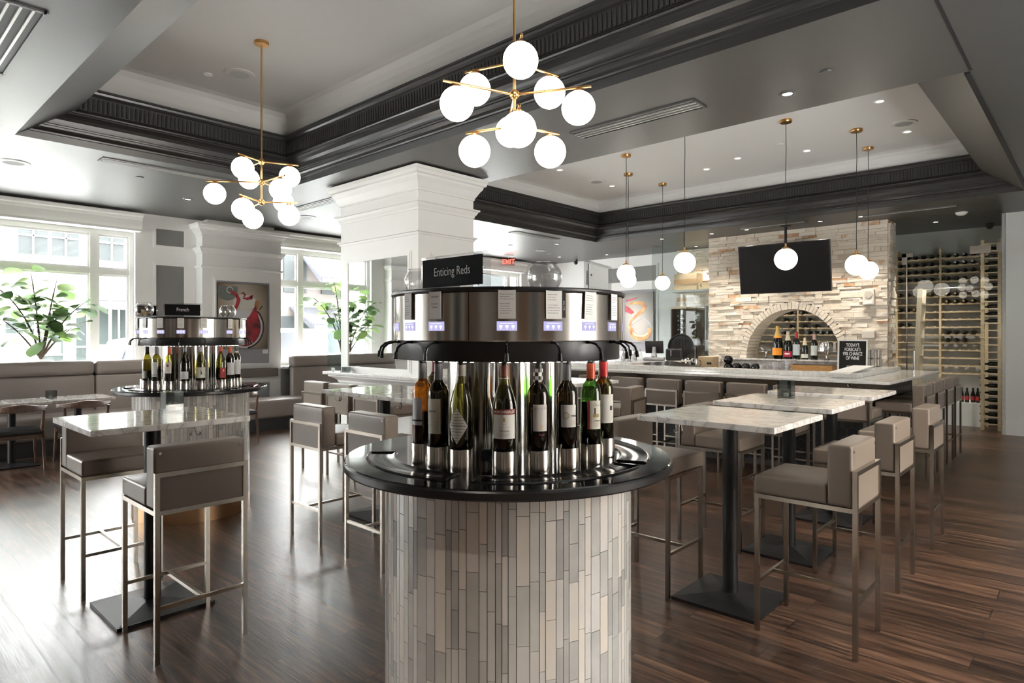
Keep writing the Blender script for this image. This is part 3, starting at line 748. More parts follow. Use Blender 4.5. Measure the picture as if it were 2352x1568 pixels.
# ================================================================ WINE BOTTLES
def bottle_glass(name, tint): return thin_glass(name, tint, 0., .03, 1.5)
BG = {'green': bottle_glass('green_bottle_glass',(.30,.40,.10)), 'olive': bottle_glass('olive_bottle_glass',(.42,.40,.14)),
      'bright': bottle_glass('bright_green_glass',(.30,.55,.15)), 'amber': bottle_glass('amber_bottle_glass',(.68,.36,.07)), 'dark': bottle_glass('black_bottle_glass',(.30,.23,.09)),
      'yellow': bottle_glass('yellow_green_glass',(.50,.46,.12))}
WINE = principled('red_wine', (.006,.003,.003), .15)
WHITEWINE = principled('white_wine', (.10,.075,.012), .1)
BORD = [(.0365,0),(.0375,.004),(.0375,.185),(.036,.197),(.030,.214),(.019,.228),(.0155,.238),(.0148,.29)]
BURG = [(.040,0),(.041,.004),(.041,.145),(.0385,.165),(.031,.195),(.022,.222),(.0165,.245),(.0148,.262),(.0145,.29)]
CHAMP = [(.043,0),(.044,.004),(.044,.13),(.041,.155),(.033,.19),(.022,.225),(.016,.25),(.015,.285)]
def label_patch(r, a0, a1, z0, z1, n=12, off=.0005):
    m = M(); vs = []
    for i in range(n+1):
        a = a0+(a1-a0)*i/n
        for z in (z0, z1): vs.append(((r+off)*sin(a), -(r+off)*cos(a), z))
    m.add(vs, [(2*i,2*i+2,2*i+3,2*i+1) for i in range(n)]); return m
def scribbles(r, a0, a1, z0, z1, rows, h=.0012, rng=None):
    m = M(); rng = rng or random.Random(1)
    for k in range(rows):
        z = z1-(z1-z0)*(k+.5)/rows; a = a0
        end = a1-(a1-a0)*rng.uniform(0,.35)
        while a < end:
            b = min(a+(a1-a0)*rng.uniform(.08,.2), end); q = label_patch(r, a, b, z-h/2, z+h/2, 3, .0011); m.add(q.v, q.f); a = b+(a1-a0)*.03
    return m
def wine_bottle(loc, rot, lab, prof='bord', glass='dark', fill=.17, cap=(.1,.1,.11), cap2=None, lbl=(-.75,.75,.055,.14), lcol=(.62,.60,.54), txt=None, extra=None, group=None, scale=.97, wine=WINE, cat='wine bottle', capz=.228):
    P = {'bord': BORD, 'burg': BURG, 'champ': CHAMP}[prof]; r = max(p[0] for p in P)
    t = thing('wine_bottle', lab, cat, loc, rot, group); t.scale = (scale,)*3
    M().lathe([(.0001,0)]+P, n=26).build('glass_body', BG[glass] if isinstance(glass,str) else glass, t, smooth=50)
    # liquid
    wp = [(.0001,.003)]
    for a, b in zip(P[:-1], P[1:]):
        if a[1] >= fill: break
        wp.append((a[0]-.0022, max(a[1],.003)))
        if b[1] >= fill:
            f = (fill-a[1])/(b[1]-a[1]); wp.append((a[0]+(b[0]-a[0])*f-.0022, fill))
    wp.append((.0001, wp[-1][1])); M().lathe(wp, n=22).build('wine', wine, t, smooth=50)
    cm = principled('capsule_%02d%02d%02d' % tuple(int(c*99) for c in cap), cap, .4)
    M().lathe([(.0158,capz),(.0160,capz+.002),(.0153,.292),(.0001,.292)], n=18).build('capsule', cm, t, smooth=50)
    if cap2: M().lathe([(.0164,capz-.001),(.0164,capz+.022)], n=18).build('capsule_band', principled('capsule_%02d%02d%02d' % tuple(int(c*99) for c in cap2), cap2, .5), t)
    M().lathe([(.0130,.292),(.0130,.295),(.0145,.296),(.0145,.302),(.0001,.302)], n=14).build('pourer_stopper', BLACKP, t, smooth=40)
    if lbl:
        lm = principled('label_%02d%02d%02d' % tuple(int(c*99) for c in lcol), lcol, .55)
        L = label_patch(r,*lbl).build('label', lm, t)
        for (s, size, x, z, col) in (txt or ()):
            lettering(s, size, col, L, 'lettering', Matrix.Translation((0,0,z)) @ Matrix.Rotation(x/r,4,'Z'), wrap=r+.0006, ext=.0002)
        if extra: extra(t, r, L)
    return t
REDINK = principled('oxblood_ink', (.22,.035,.03), .6)
CREAM = principled('cream_ink', (.75,.7,.6), .6)
def patch(par, name, mat, r, a0, a1, z0, z1, off=.001): return label_patch(r,a0,a1,z0,z1,10,off).build(name, mat, par)
# ================================================================ WINE DISPENSERS
LILAC = emit('lilac_display', (.52,.49,.80), .52)
GLYPH = emit('display_glyphs', (.95,.95,1.), .5)
DARKSTEEL = principled('black_satin_band', (.016,.016,.017), .34, .2)
COUNTER = principled('black_gloss_counter', (.006,.006,.007), .05, 0, .7)
ZC = 1.098
def dispenser(lab, loc, rot, bot_angles, unit_angles, seam):
    t = thing('wine_dispenser', lab, 'wine dispenser', loc, rot)
    R = .466; m = M(); tint = []; rng = random.Random(11)
    M().cyl((0,0,.0),(0,0,.12),R+.004,n=96).build('kick_band', principled('copper_kick', (.50,.31,.17), .3, 1.0), t, smooth=40)
    M().cyl((0,0,.12),(0,0,1.06),R-.003,n=96).build('drum_core', GROUT, t, smooth=40)
    a = 0.
    while a < 2*pi-.001:
        w = rng.choice([.02,.026,.031,.036,.042])/R
        if 2*pi-(a+w) < .03: w = 2*pi-a
        z = .12-rng.uniform(0,.15)
        while z < 1.058:
            h = rng.choice([.125,.15,.19,.19,.22]); z0, z1 = max(z,.12)+.001, min(z+h,1.06)-.001
            if z1-z0 > .004:
                g = .0012/R; vs = []
                for rr in (R-.004, R+.003):
                    for (aa, zz) in ((a+g,z0),(a+w-g,z0),(a+w-g,z1),(a+g,z1)): vs.append((rr*cos(aa), rr*sin(aa), zz))
                m.add(vs, [(4,5,6,7),(0,1,5,4),(1,2,6,5),(2,3,7,6),(3,0,4,7)]); tint.extend([rng.random()]*5)
            z += h
        a += w
    m.tint = tint; m.build('tile_cladding', TILE, t, smooth=0)
    M().lathe([(.616,1.0945),(.612,ZC),(.0001,ZC)], n=96).build('counter', COUNTER, t, smooth=30)
    M().lathe([(.0001,1.061),(.606,1.061),(.617,1.064),(.620,1.069),(.620,1.089),(.616,1.0945)], n=96).build('counter_edge', principled('black_satin_edge', (.012,.012,.013), .3), t, smooth=30)
    # drip trays: shallow steel arcs in the counter
    for a0, a1 in ((-12,58),(-88,-22),(66,140),(148,212)):
        m = M(); n = 26; A0, A1 = rad(a0), rad(a1); prof = [(.425,ZC+.0005),(.432,ZC+.005),(.437,ZC+.0045),(.445,ZC+.001),(.520,ZC+.001),(.526,ZC+.0045),(.532,ZC+.005),(.538,ZC+.0005)]
        vs = []
        for i in range(n+1):
            q = A0+(A1-A0)*i/n
            for r, z in prof: vs.append((r*sin(q), -r*cos(q), z))
        k = len(prof); m.add(vs, [(i*k+j,(i+1)*k+j,(i+1)*k+j+1,i*k+j+1) for i in range(n) for j in range(k-1)])
        for q in (A0, A1):
            d = Vector((sin(q),-cos(q),0)); p = Vector((cos(q),sin(q),0))
            m.tube([d*.432+Vector((0,0,ZC+.002)), d*.53+Vector((0,0,ZC+.002))], .0045, 8)
        m.build('drip_tray', principled('tray_gunmetal', (.03,.03,.032), .13, .6), t, smooth=40)
    # fluted steel core
    n = 120; vs = []
    for z in (ZC, 1.47):
        for i in range(n):
            q = 2*pi*i/n; rr = .205+.030*abs(cos(4*q)); vs.append((rr*cos(q), rr*sin(q), z))
    M().add(vs, [(i,(i+1)%n,n+(i+1)%n,n+i) for i in range(n)]).build('steel_core', principled('satin_core_steel',(.42,.41,.39),.14,1.), t, smooth=60)
    m = M()
    for q in (rad(-15),rad(-11),rad(29),rad(58),rad(-40)):
        d = Vector((sin(q),-cos(q),0)); d2 = Vector((sin(q+.16),-cos(q+.16),0))
        m.tube([d*.255+Vector((0,0,1.47)), (d*.265+d2*.0)+Vector((0,0,1.35)), d2*.275+Vector((0,0,1.15)), d2*.28+Vector((0,0,ZC))], .0035, 6)
    m.build('gas_tubes', thin_glass('tubing',(.8,.8,.78),0,.12), t)
    M().box(-.014,-.3,1.12,.014,-.272,1.155).build('steel_tag', principled('navy_tag',(.01,.012,.03),.4), t, rotz=rad(-15))
    M().lathe([(.30,1.464),(.424,1.464),(.426,1.468),(.426,1.530),(.30,1.530)], n=96).build('spout_band', DARKSTEEL, t, smooth=30)
    M().lathe([(.0001,1.468),(.31,1.468)], n=48).build('underside', DARKSTEEL, t, smooth=0)
    M().lathe([(.30,1.531),(.434,1.531),(.436,1.534),(.436,1.690),(.434,1.692)], n=128).build('steel_drum', STEEL, t, smooth=30)
    m = M()
    for q in (seam, seam+pi/2, seam+pi, seam-pi/2):
        m.add([(.437*sin(q+e),-.437*cos(q+e),z) for e in (-.003,.003) for z in (1.533,1.692)],[(0,2,3,1)])
    m.build('panel_seam', DARKSTEEL, t, smooth=0)
    M().lathe([(.436,1.692),(.443,1.693),(.446,1.697),(.446,1.703),(.443,1.707),(.0001,1.707)], n=128).build('top_disc', BLACKP, t, smooth=30)
    for q in bot_angles:
        M().lathe([(.036,.0),(.0405,.0),(.0405,.073),(.0395,.075),(.0385,.073),(.0385,.071),(.0001,.071)], n=28).build('bottle_holder', CHROME2, t, loc=(.37*sin(q),-.37*cos(q),ZC), smooth=40)
        m = M(); s = q
        for e in (-.10,-.03,.04,.11): m.cyl((.375*sin(s+e),-.375*cos(s+e),1.4640),(.375*sin(s+e),-.375*cos(s+e),1.4610),.006,n=8)
        m.build('bottle_light', LEDW, t)
    for q in unit_angles:
        d = Vector((sin(q),-cos(q),0)); z = lambda h: Vector((0,0,h))
        s = M().tube([d*.420+z(1.526), d*.445+z(1.5275), d*.468+z(1.522), d*.484+z(1.508), d*.490+z(1.490)], .0042, 8).build('spout', principled('black_chrome',(.10,.10,.105),.18,1.), t)
        M().cyl(tuple(d*.490+z(1.494)), tuple(d*.492+z(1.470)), .0055,.0075,n=10).build('nozzle', BLACKP, s)
        D = label_patch(.4366, q-.075, q+.075, 1.566, 1.596, 6, .0008).build('display', LILAC, t)
        m = M()
        for e in (-.045,-.0,.045):
            m.add(label_patch(.4366, q+e-.012, q+e+.012, 1.576, 1.584, 2, .0016).v, [(0,2,3,1),(2,4,5,3)])
            m.add(label_patch(.4366, q+e-.004, q+e+.004, 1.570, 1.576, 1, .0016).v, [(0,2,3,1)])
        m.add(label_patch(.4366, q-.05, q+.05, 1.588, 1.5905, 4, .0016).v, [(2*i,2*i+2,2*i+3,2*i+1) for i in range(4)])
        m.build('glyphs', GLYPH, D)
    return t
CHROME2 = principled('brushed_cup_steel', (.47,.44,.40), .2, 1.0)
DA = Vector((-1.690,1.805,0)); DB = Vector((-5.945,2.235,0))
RA = math.atan2(-DA.y, -DA.x)+pi/2; RB = math.atan2(-DB.y, -DB.x)+pi/2
botA = [rad(a) for a in (-2,15.5,32.5,52,-25,-40.5,-55,-124,74,92,110,128,152,170,188,206)]
uniA = [rad(a) for a in (-.5,19.5,38.5,57,-33,-51,-67,-83,80,97,114,131,152,170,188,206)]
botB = [rad(a) for a in (-69,-47,-28,-9,9.5,36,53,72,-92,105,125,145,165,185,205,225)]
uniB = [rad(a) for a in (-72,-54,-33,-11.5,11,41,61,80,105,125,145,165,185,205,225,-95)]
dA = dispenser('near round wine dispenser with steel drum, black counter and white tiled base', tuple(DA), RA, botA, uniA, rad(-17))
dB = dispenser('far round wine dispenser on the left, behind the left foreground table', tuple(DB), RB, botB, uniB, rad(22))
def at_disp(c, rot, a, r, z):
    q = a; v = Vector((r*sin(q), -r*cos(q), 0)); v.rotate(Matrix.Rotation(rot,3,'Z')); return (c.x+v.x, c.y+v.y, z)
ZB = ZC+.0712
def on(disp, a): c, r = (DA,RA) if disp == 'A' else (DB,RB); return at_disp(c, r, rad(a), .37, ZB), r+rad(a)
gA, gB = 'bottles in the near wine dispenser', 'bottles in the far wine dispenser'
def ex_monta(t, r, L):
    patch(L,'label_band',REDINK,r,-1.05,1.05,.128,.146)
    lettering('MONTARIBALDI',.0125,CREAM,L,'lettering',Matrix.Translation((0,0,.137)),wrap=r+.0014,ext=.0002,sx=.85)
    patch(L,'emblem',principled('gold_emblem',(.5,.36,.12),.5),r,-.10,.10,.104,.118)
    lettering('2019',.006,INKG,L,'lettering',Matrix.Translation((0,0,.096)),wrap=r+.001,ext=.0002)
    lettering('Ternus',.012,INK,L,'lettering',Matrix.Translation((0,0,.074)),wrap=r+.001,ext=.0002)
    scribbles(r,-.5,.5,.082,.09,1).build('lettering',INKG,L); scribbles(r,-.6,.6,.052,.066,3).build('lettering',INKG,L)
def B(d, a, lab, twist=None, **kw):
    p, r = on(d, a); twist = -.8*rad(a) if twist is None else twist
    return wine_bottle(p, r+twist, lab, group=gA if d == 'A' else gB, **kw)
B('A',-2,'sloping-shouldered bottle with dark red name band, front centre of the near dispenser',prof='burg',glass='olive',fill=.10,cap=(.28,.11,.08),cap2=(.7,.68,.68),lbl=(-1.05,1.05,.047,.128),lcol=(.66,.645,.60),extra=ex_monta)
def ex_bar(t,r,L):
    scribbles(r,-.0,.62,.054,.062,2,.002).build('lettering',REDINK,L); patch(L,'emblem',principled('pale_gold',(.62,.5,.33),.5),r,.15,.4,.075,.092)
B('A',15.5,'bottle with black and white chequered neck and tall off-white label',prof='bord',glass='dark',fill=.165,cap=(.03,.03,.03),lbl=(-.55,.80,.070,.160),lcol=(.60,.575,.54),txt=[('B A R I S T A',.0105,.004,.146,INKG)],extra=ex_bar)
def ex_orn(t,r,L):
    m = M(); n = 28
    for i in range(n):
        a0, a1 = 2*pi*i/n, 2*pi*(i+1)/n; cx = -.010
        vs = []
        for aa in (a0,a1):
            for rr in (.0095,.0117):
                x = cx+rr*cos(aa); vs.append(((r+.0012)*sin(x/r),-(r+.0012)*cos(x/r),.117+rr*sin(aa)))
        m.add(vs,[(0,2,3,1)])
    m.build('emblem',principled('gold_ring',(.34,.24,.10),.5),L); scribbles(r,.12,.70,.085,.103,5,.0015).build('lettering',principled('tan_print',(.62,.49,.36),.6),L)
B('A',32.5,'bottle with grey capsule and white label showing a ring emblem',prof='bord',glass='dark',fill=.165,cap=(.16,.16,.17),lbl=(-.75,.75,.077,.154),lcol=(.64,.625,.595),txt=[('rnas',.0135,.018,.117,INK)],extra=ex_orn)
def ex_clos(t,r,L):
    patch(L,'red_edge',principled('label_red',(.5,.06,.06),.5),r,-.62,-.40,.058,.160)
    patch(L,'vignette',principled('castle_ochre',(.36,.28,.13),.6),r,-.12,.55,.100,.112); M().add(label_patch(r,.02,.16,.112,.134,2,.0012).v,[(0,2,3,1),(2,4,5,3)]).build('vignette',INK,L)
    scribbles(r,.0,.6,.066,.08,3).build('lettering',INKG,L)
B('A',52,'bright green bottle with orange-red capsule and vintage label edged in red',prof='bord',glass='bright',fill=.155,cap=(.62,.10,.04),lbl=(-.62,.80,.058,.160),lcol=(.62,.585,.49),txt=[('Clos S',.0135,.012,.144,INKG),('Cahors',.009,.012,.088,INK)],extra=ex_clos)
def ex_rb(t,r,L): patch(L,'figure',INK,r,.25,.6,.11,.127)
B('A',74,'bottle with bright red capsule at the far right of the near dispenser',prof='bord',glass='olive',fill=.17,cap=(.60,.02,.02),lbl=(-.7,.8,.062,.170),lcol=(.64,.62,.57),extra=ex_rb)
def ex_dia(t,r,L):
    scribbles(r,-.35,.55,.07,.15,9,.0016,random.Random(5)).build('lettering',INK,L)
def diamond(t,r):
    m = M(); vs = []; n = 16
    for i in range(n+1):
        s = -1+2*i/n; a = -.25+s*.95; h = .062*(1-abs(s))
        vs += [((r+.0006)*sin(a),-(r+.0006)*cos(a),.085-h),((r+.0006)*sin(a),-(r+.0006)*cos(a),.085+h)]
    L = m.add(vs,[(2*i,2*i+2,2*i+3,2*i+1) for i in range(n)]).build('diamond_label',principled('label_script',(.60,.575,.51),.55),t)
    rng = random.Random(4); mm = M()
    for k in range(11):
        z = .085-.05+.1*k/10; half = .95*(1-abs(z-.085)/.062)*.85
        a = -.25-half
        while a < -.25+half-.05:
            b = a+rng.uniform(.06,.16); mm.add(label_patch(r,a,min(b,-.25+half),z-.0010,z+.0010,2,.0014).v,[(0,2,3,1),(2,4,5,3)]); a = b+.04
    mm.build('script_lines',INK,L)
    lettering('& DAUGHTERS',.0065,INK,L,'lettering',Matrix.Translation((0,0,.087)) @ Matrix.Rotation(-.25,4,'Z'),wrap=r+.0018,ext=.0002)
b = B('A',-25,'olive glass bottle with diamond-shaped handwritten label in the near dispenser',prof='burg',glass='olive',fill=.06,cap=(.58,.55,.49),lbl=None); diamond(b,.041)
B('A',-40.5,'dark bottle with tall cream label, third from left in the near dispenser',prof='bord',glass='dark',fill=.19,cap=(.20,.20,.23),lbl=(-.9,.45,.050,.172),lcol=(.60,.58,.50),txt=[('IANA',.0125,-.012,.128,INK)],extra=lambda t,r,L: scribbles(r,-.7,.1,.07,.095,3).build('lettering',INKG,L))
B('A',-55,'amber glass bottle with pale blue-white label at the left of the near dispenser',prof='bord',glass='amber',fill=.12,cap=(.22,.21,.21),lbl=(-.95,.25,.070,.168),lcol=(.56,.59,.64),extra=lambda t,r,L: patch(L,'green_stripe',INK,r,-.95,.28,.084,.090))
B('A',-124,'red-capped bottle at the back left of the near dispenser, behind the cream-labelled one',prof='bord',glass='dark',fill=.18,cap=(.35,.05,.04),lbl=(-.6,.9,.06,.16),lcol=(.66,.64,.6))
B('A',92,'brown glass bottle at the back right of the near dispenser',prof='burg',glass='amber',fill=.10,cap=(.10,.06,.03),lbl=None)
# chequered capsule squares
p, r = on('A',15.5); cb = [o for o in bpy.data.objects if o.get('label','').startswith('bottle with black and white cheq')][0]
m = M()
for i in range(8):
    for j in range(4):
        if (i+j) % 2 == 0:
            a = 2*pi*i/8; m.add(label_patch(.0162,a,a+2*pi/8,.230+.0125*j,.2425+.0125*j,3,.0004).v,[(0,2,3,1),(2,4,5,3),(4,6,7,5)])
m.build('capsule_checks', PAPER, cb)
B('B',-69,'yellow-green glass bottle with black capsule at the left of the far dispenser',prof='burg',glass='yellow',fill=.09,cap=(.03,.03,.035),lbl=(-.9,.2,.02,.085),lcol=(.55,.54,.48))
B('B',-47,'golden-green bottle with narrow white label, second from left in the far dispenser',prof='bord',glass='yellow',fill=.13,cap=(.16,.16,.2),lbl=(-1.1,.3,.04,.165),lcol=(.62,.61,.58),extra=lambda t,r,L: patch(L,'stripe',INK,r,-1.1,.3,.052,.057))
B('B',-28,'bottle with orange capsule and white label with a red square, far dispenser',prof='bord',glass='olive',fill=.14,cap=(.62,.11,.03),lbl=(-.85,.55,.070,.165),lcol=(.60,.57,.49),extra=lambda t,r,L: patch(L,'red_square',REDINK,r,-.5,.0,.125,.147))
B('B',-9,'black bottle with grey capsule and low white label in the far dispenser',prof='burg',glass='dark',fill=.20,cap=(.22,.22,.23),lbl=(-.95,.75,.020,.085),lcol=(.62,.62,.61),extra=lambda t,r,L: scribbles(r,-.6,.4,.03,.07,3).build('lettering',INKG,L))
def ex_s(t,r,L):
    m = M(); pts = [(.006,.086),(.001,.090),(-.003,.085),(.002,.078),(.005,.070),(.002,.060),(-.005,.060),(-.008,.068)]
    m.tube([((r+.001)*sin(x/r),-(r+.001)*cos(x/r),z) for x,z in pts],[.001,.003,.003,.0035,.004,.004,.003,.001],6); m.build('figure',INK,L)
B('B',9.5,'green-gold bottle with large white label bearing a black curled figure, far dispenser',prof='burg',glass='yellow',fill=.05,cap=(.52,.52,.62),lbl=(-1.0,1.0,.027,.118),lcol=(.63,.62,.53),extra=ex_s)
B('B',36,'olive bottle with orange capsule and red label in the far dispenser',prof='burg',glass='olive',fill=.11,cap=(.62,.11,.03),lbl=(-.3,1.2,.02,.108),lcol=(.36,.03,.025),extra=lambda t,r,L: patch(L,'crest',CREAM,r,.3,.55,.075,.092))
B('B',53,'dark bottle with orange capsule and two-part white label, right of the far dispenser',prof='bord',glass='dark',fill=.20,cap=(.62,.11,.03),lbl=(-.9,.9,.038,.15),lcol=(.64,.64,.63))
B('B',72,'dark bottle with black and white neck, rightmost in the far dispenser',prof='bord',glass='dark',fill=.2,cap=(.08,.09,.07),cap2=(.65,.65,.62),lbl=(-.9,.9,.038,.17),lcol=(.64,.64,.63))

# tasting cards clipped to the drums
def card(d, a, lab, w=.052, h=.088, lines=9, head=None, dark=None, tilt=0., seed=1):
    c, r = (DA,RA) if d == 'A' else (DB,RB); R = .441
    t = thing('tasting_card', lab, 'card', at_disp(c,r,rad(a),R,1.692), r+rad(a), 'tasting cards on the %s dispenser' % ('near' if d == 'A' else 'far'))
    t.rotation_euler[1] = tilt
    M().box(-w/2,-.0030,-h,w/2,-.0005,.004).build('card_sheet', PAPER, t, smooth=0)
    rng = random.Random(seed); m = M()
    if head:
        for s, z, sz in head: lettering(s, sz, INK, t, 'lettering', put(0,-.0032,z), ext=.0001)
    else:
        for k in range(lines):
            z = -.010-(h-.02)*k/lines; x = -w*.4
            if k == 3: continue
            e = w*.4-rng.uniform(0,w*.3)
            while x < e:
                q = min(x+rng.uniform(.004,.010), e); m.box(x,-.0034,z-.0009,q,-.0030,z+.0009); x = q+.0018
        m.build('text_lines', INKG, t, smooth=0)
    if dark:
        D = M().box(w/2,-.0030,-h*.95,w/2+.013,-.0008,0).build('black_tab', BLACKP, t, smooth=0)
        lettering(dark, .0085, CREAM, D, 'lettering', Matrix.Translation((w/2+.0065,-.0032,-h*.5)) @ FRONT @ Matrix.Rotation(pi/2,4,'Z'), ext=.0001)
card('A',-51,'printed tasting card at the left curve of the near drum, several sheets thick',.046,seed=2)
card('A',-33,'tasting card reading SOLD OUT BY POPULAR DEMAND on the near drum',.050,head=[('SOLD OUT',-.015,.0062),('BY POPULAR',-.038,.0052),('DEMAND',-.049,.0052)])
card('A',-.5,'tasting card with black speckled tab at the centre of the near drum',.056,seed=4,dark='')
card('A',19.5,"tasting card with the black Jay's Pick tab on the near drum",.056,seed=5,lines=8,dark="Jay's Pick")
card('A',38.5,'slightly tilted tasting card right of the Jay\'s Pick card on the near drum',.052,seed=6,tilt=.05)
card('A',57,'tasting card at the right curve of the near drum',.05,seed=7)
for a, s in ((-72,'far left edge, small'),(-54,'left, tilted beside the first display'),(-33,'second from left'),(-11.5,'left of centre'),(11,'right of centre, with a dark tab'),(41,'right part'),(61,'right edge')):
    card('B',a,'tasting card on the far drum, '+s,.05,.080,seed=int(a)+90,lines=8,tilt=.04 if a == -54 else 0.)

# signs and fish bowls standing on the drums
def sign(loc, rot, lab, txt, w, h, refl=None, size=.05):
    t = thing('acrylic_sign', lab, 'sign', loc, rot, 'acrylic table signs')
    M().box(-w/2,-.012,0,w/2,.012,h).build('acrylic_block', ACRYL, t, smooth=0)
    if txt:
        c = M().box(-w/2+.011,-.0145,.012,w/2-.014,-.0125,h-.010).build('black_card', principled('card_black',(.010,.010,.011),.7,0,.1), t, smooth=0)
        lettering(txt, size, PAPER, c, 'lettering', put(0,-.0150,(h+.006)/2), sx=.80, ext=.0002)
    for sx in (-1,1): M().cyl((sx*(w/2-.009),-.0155,h*.55),(sx*(w/2-.009),-.0125,h*.55),.004,n=10).build('stud', CHROME, t)
    return t
ZT = 1.7075
sign((-1.637,1.478,ZT), rad(1), 'acrylic sign with black card reading Enticing Reds on the near dispenser', 'Enticing Reds', .325, .121, size=.0425)
sg = sign((-1.385,1.975,ZT), rad(105), 'clear acrylic sign seen from behind on the near dispenser', None, .24, .11)
M().box(-.105,-.002,.008,.105,.002,.102).build('frosted_card', principled('back_of_card',(.55,.56,.56),.5), sg, smooth=0)
sign((-1.90,1.93,ZT), rad(-75), 'clear acrylic sign standing behind the Enticing Reds sign', None, .2, .10)
sign((-5.69,2.06,ZT), RB, 'acrylic sign with black card reading French on the far dispenser', 'French', .29, .115, size=.043)
sign((-5.93,1.86,ZT), RB-.1, 'acrylic sign with black card behind the cork bowl on the far dispenser', 'Agrodolce', .17, .105, size=.025)
def bowl(loc, lab, s=1.):
    t = thing('fish_bowl', lab, 'glass bowl', loc, 0, 'round glass bowls'); t.scale = (s,s,s)
    M().lathe([(.0001,.001),(.052,.001),(.058,.004),(.074,.022),(.086,.05),(.087,.078),(.078,.108),(.064,.125),(.060,.132),(.066,.138),(.0635,.139),(.057,.132),(.061,.124),(.0755,.107),(.0845,.078),(.0835,.05),(.071,.024),(.055,.008),(.0001,.007)], n=40).build('glass', GLASSC, t, smooth=50)
bowl((-1.435,1.72,ZT),'round clear glass fish bowl on the right of the near dispenser',.70)
bowl((-1.93,1.565,ZT),'round clear glass fish bowl behind the Enticing Reds sign',.70)
bowl((-5.80,1.80,ZT),'round glass bowl of corks at the left of the far dispenser',.82)
bowl((-5.70,2.44,ZT),'empty round glass bowl at the right of the far dispenser',.8)
rng = random.Random(5)
for i in range(9):
    a = rng.uniform(0,2*pi); rr = rng.uniform(.01,.04); x, y = -5.80+rr*cos(a), 1.80+rr*sin(a); th = rng.uniform(0,pi)
    tag(M().cyl((-.017*cos(th),-.017*sin(th),.009),(.017*cos(th),.017*sin(th),.009),.009,n=10).build('cork', PALEWOOD, loc=(x,y,ZT+.008+.016*(i//4))), 'used wine cork lying in the glass bowl on the far dispenser','cork','corks in the glass bowl')
# ================================================================ BAR
BY, BX0, BX1 = 7.30, -6.55, -1.565
bar = thing('bar_counter', 'long U-shaped bar with white quartz top and black hexagon tiled front', 'bar', (0,0,0))
m = M().box(BX0,BY,1.050,BX1,BY+.62,1.080).box(BX1-.62,BY+.62,1.050,BX1,10.05,1.080).box(BX0,BY+.62,1.050,BX0+.75,11.35,1.080)
m.build('quartz_top', QUARTZ, bar, smooth=0, bevel=.004)
m = M().box(BX0+.35,BY+.42,1.080,BX1-.40,BY+.62,1.135).box(BX1-.60,BY+.62,1.080,BX1-.40,9.75,1.135)
m.build('raised_curb', QUARTZ, bar, smooth=0, bevel=.004)
PANEL = principled('dark_bar_panel', (.085,.068,.055), .4)
m = M().box(BX0+.3,BY+.36,0,BX1-.30,BY+.56,1.05).box(BX1-.55,BY+.56,0,BX1-.30,9.9,1.05).box(BX0+.2,BY+.56,0,BX0+.5,11.3,1.05)
m.build('bar_body', PANEL, bar, smooth=0)
m = M(); r = .062; n = 0
def hexes(m, u0, u1, z0, z1, f):
    j = 0; z = z0+r
    while z < z1-r*.4:
        u = u0+(r*.866 if j % 2 else 0)+r
        while u < u1-r*.5:
            vs = [f(u+(r-.0025)*sin(pi/3*k), z+(r-.0025)*cos(pi/3*k)) for k in range(6)]; m.add(vs, [(0,1,2,3,4,5)]); u += r*1.732
        z += r*1.5; j += 1
hexes(m, BX0+.3, BX1-.3, .05, .93, lambda u,z: (u, BY+.352, z)); hexes(m, BY+.36, 9.9, .05, .93, lambda u,z: (BX1-.292, u, z))
m.build('hex_tiles', HEXT, bar, smooth=0)
M().box(BX0+.3,BY+.354,.03,BX1-.30,BY+.36,.95).box(BX1-.30,BY+.36,.03,BX1-.294,9.9,.95).build('tile_grout', HEXG, bar, smooth=0)
M().box(BX0+.3,BY+.25,.98,BX1-.3,BY+.36,1.05).build('apron', principled('bronze_apron',(.10,.072,.05),.35,.3), bar, smooth=0)
for x in (-4.66,-3.65,-2.66,-1.98,-5.2):
    m = M()
    for dx in (-.02,.02): m.tube([(x+dx*.3,BY+.25,1.02),(x+dx*.7,BY+.21,1.0),(x+dx,BY+.19,1.005),(x+dx*1.2,BY+.185,1.02)],.005,8)
    m.cyl((x,BY+.25,.99),(x,BY+.25,1.045),.006,n=8); m.build('bag_hook', CHROME, bar)
# steel station on the left return
st = thing('steel_bar_station', 'stainless steel bar station with slanting trays left of the bar well', 'bar station', (0,0,0))
M().box(-5.78,8.5,.90,-5.30,11.2,.93).build('steel_top', CHROME2, st, smooth=0)
m = M(); m.add([(-5.8,9.2,1.085),(-5.25,9.2,1.01),(-5.25,10.6,1.01),(-5.8,10.6,1.085),(-5.8,9.2,1.075),(-5.25,9.2,1.0),(-5.25,10.6,1.0),(-5.8,10.6,1.075)],[(0,1,2,3),(7,6,5,4),(0,4,5,1),(1,5,6,2),(2,6,7,3),(3,7,4,0)])
m.build('slanted_tray', CHROME2, st, smooth=0); M().box(-5.75,8.55,0,-5.35,11.15,.90).build('cabinet', BLACKP, st, smooth=0)
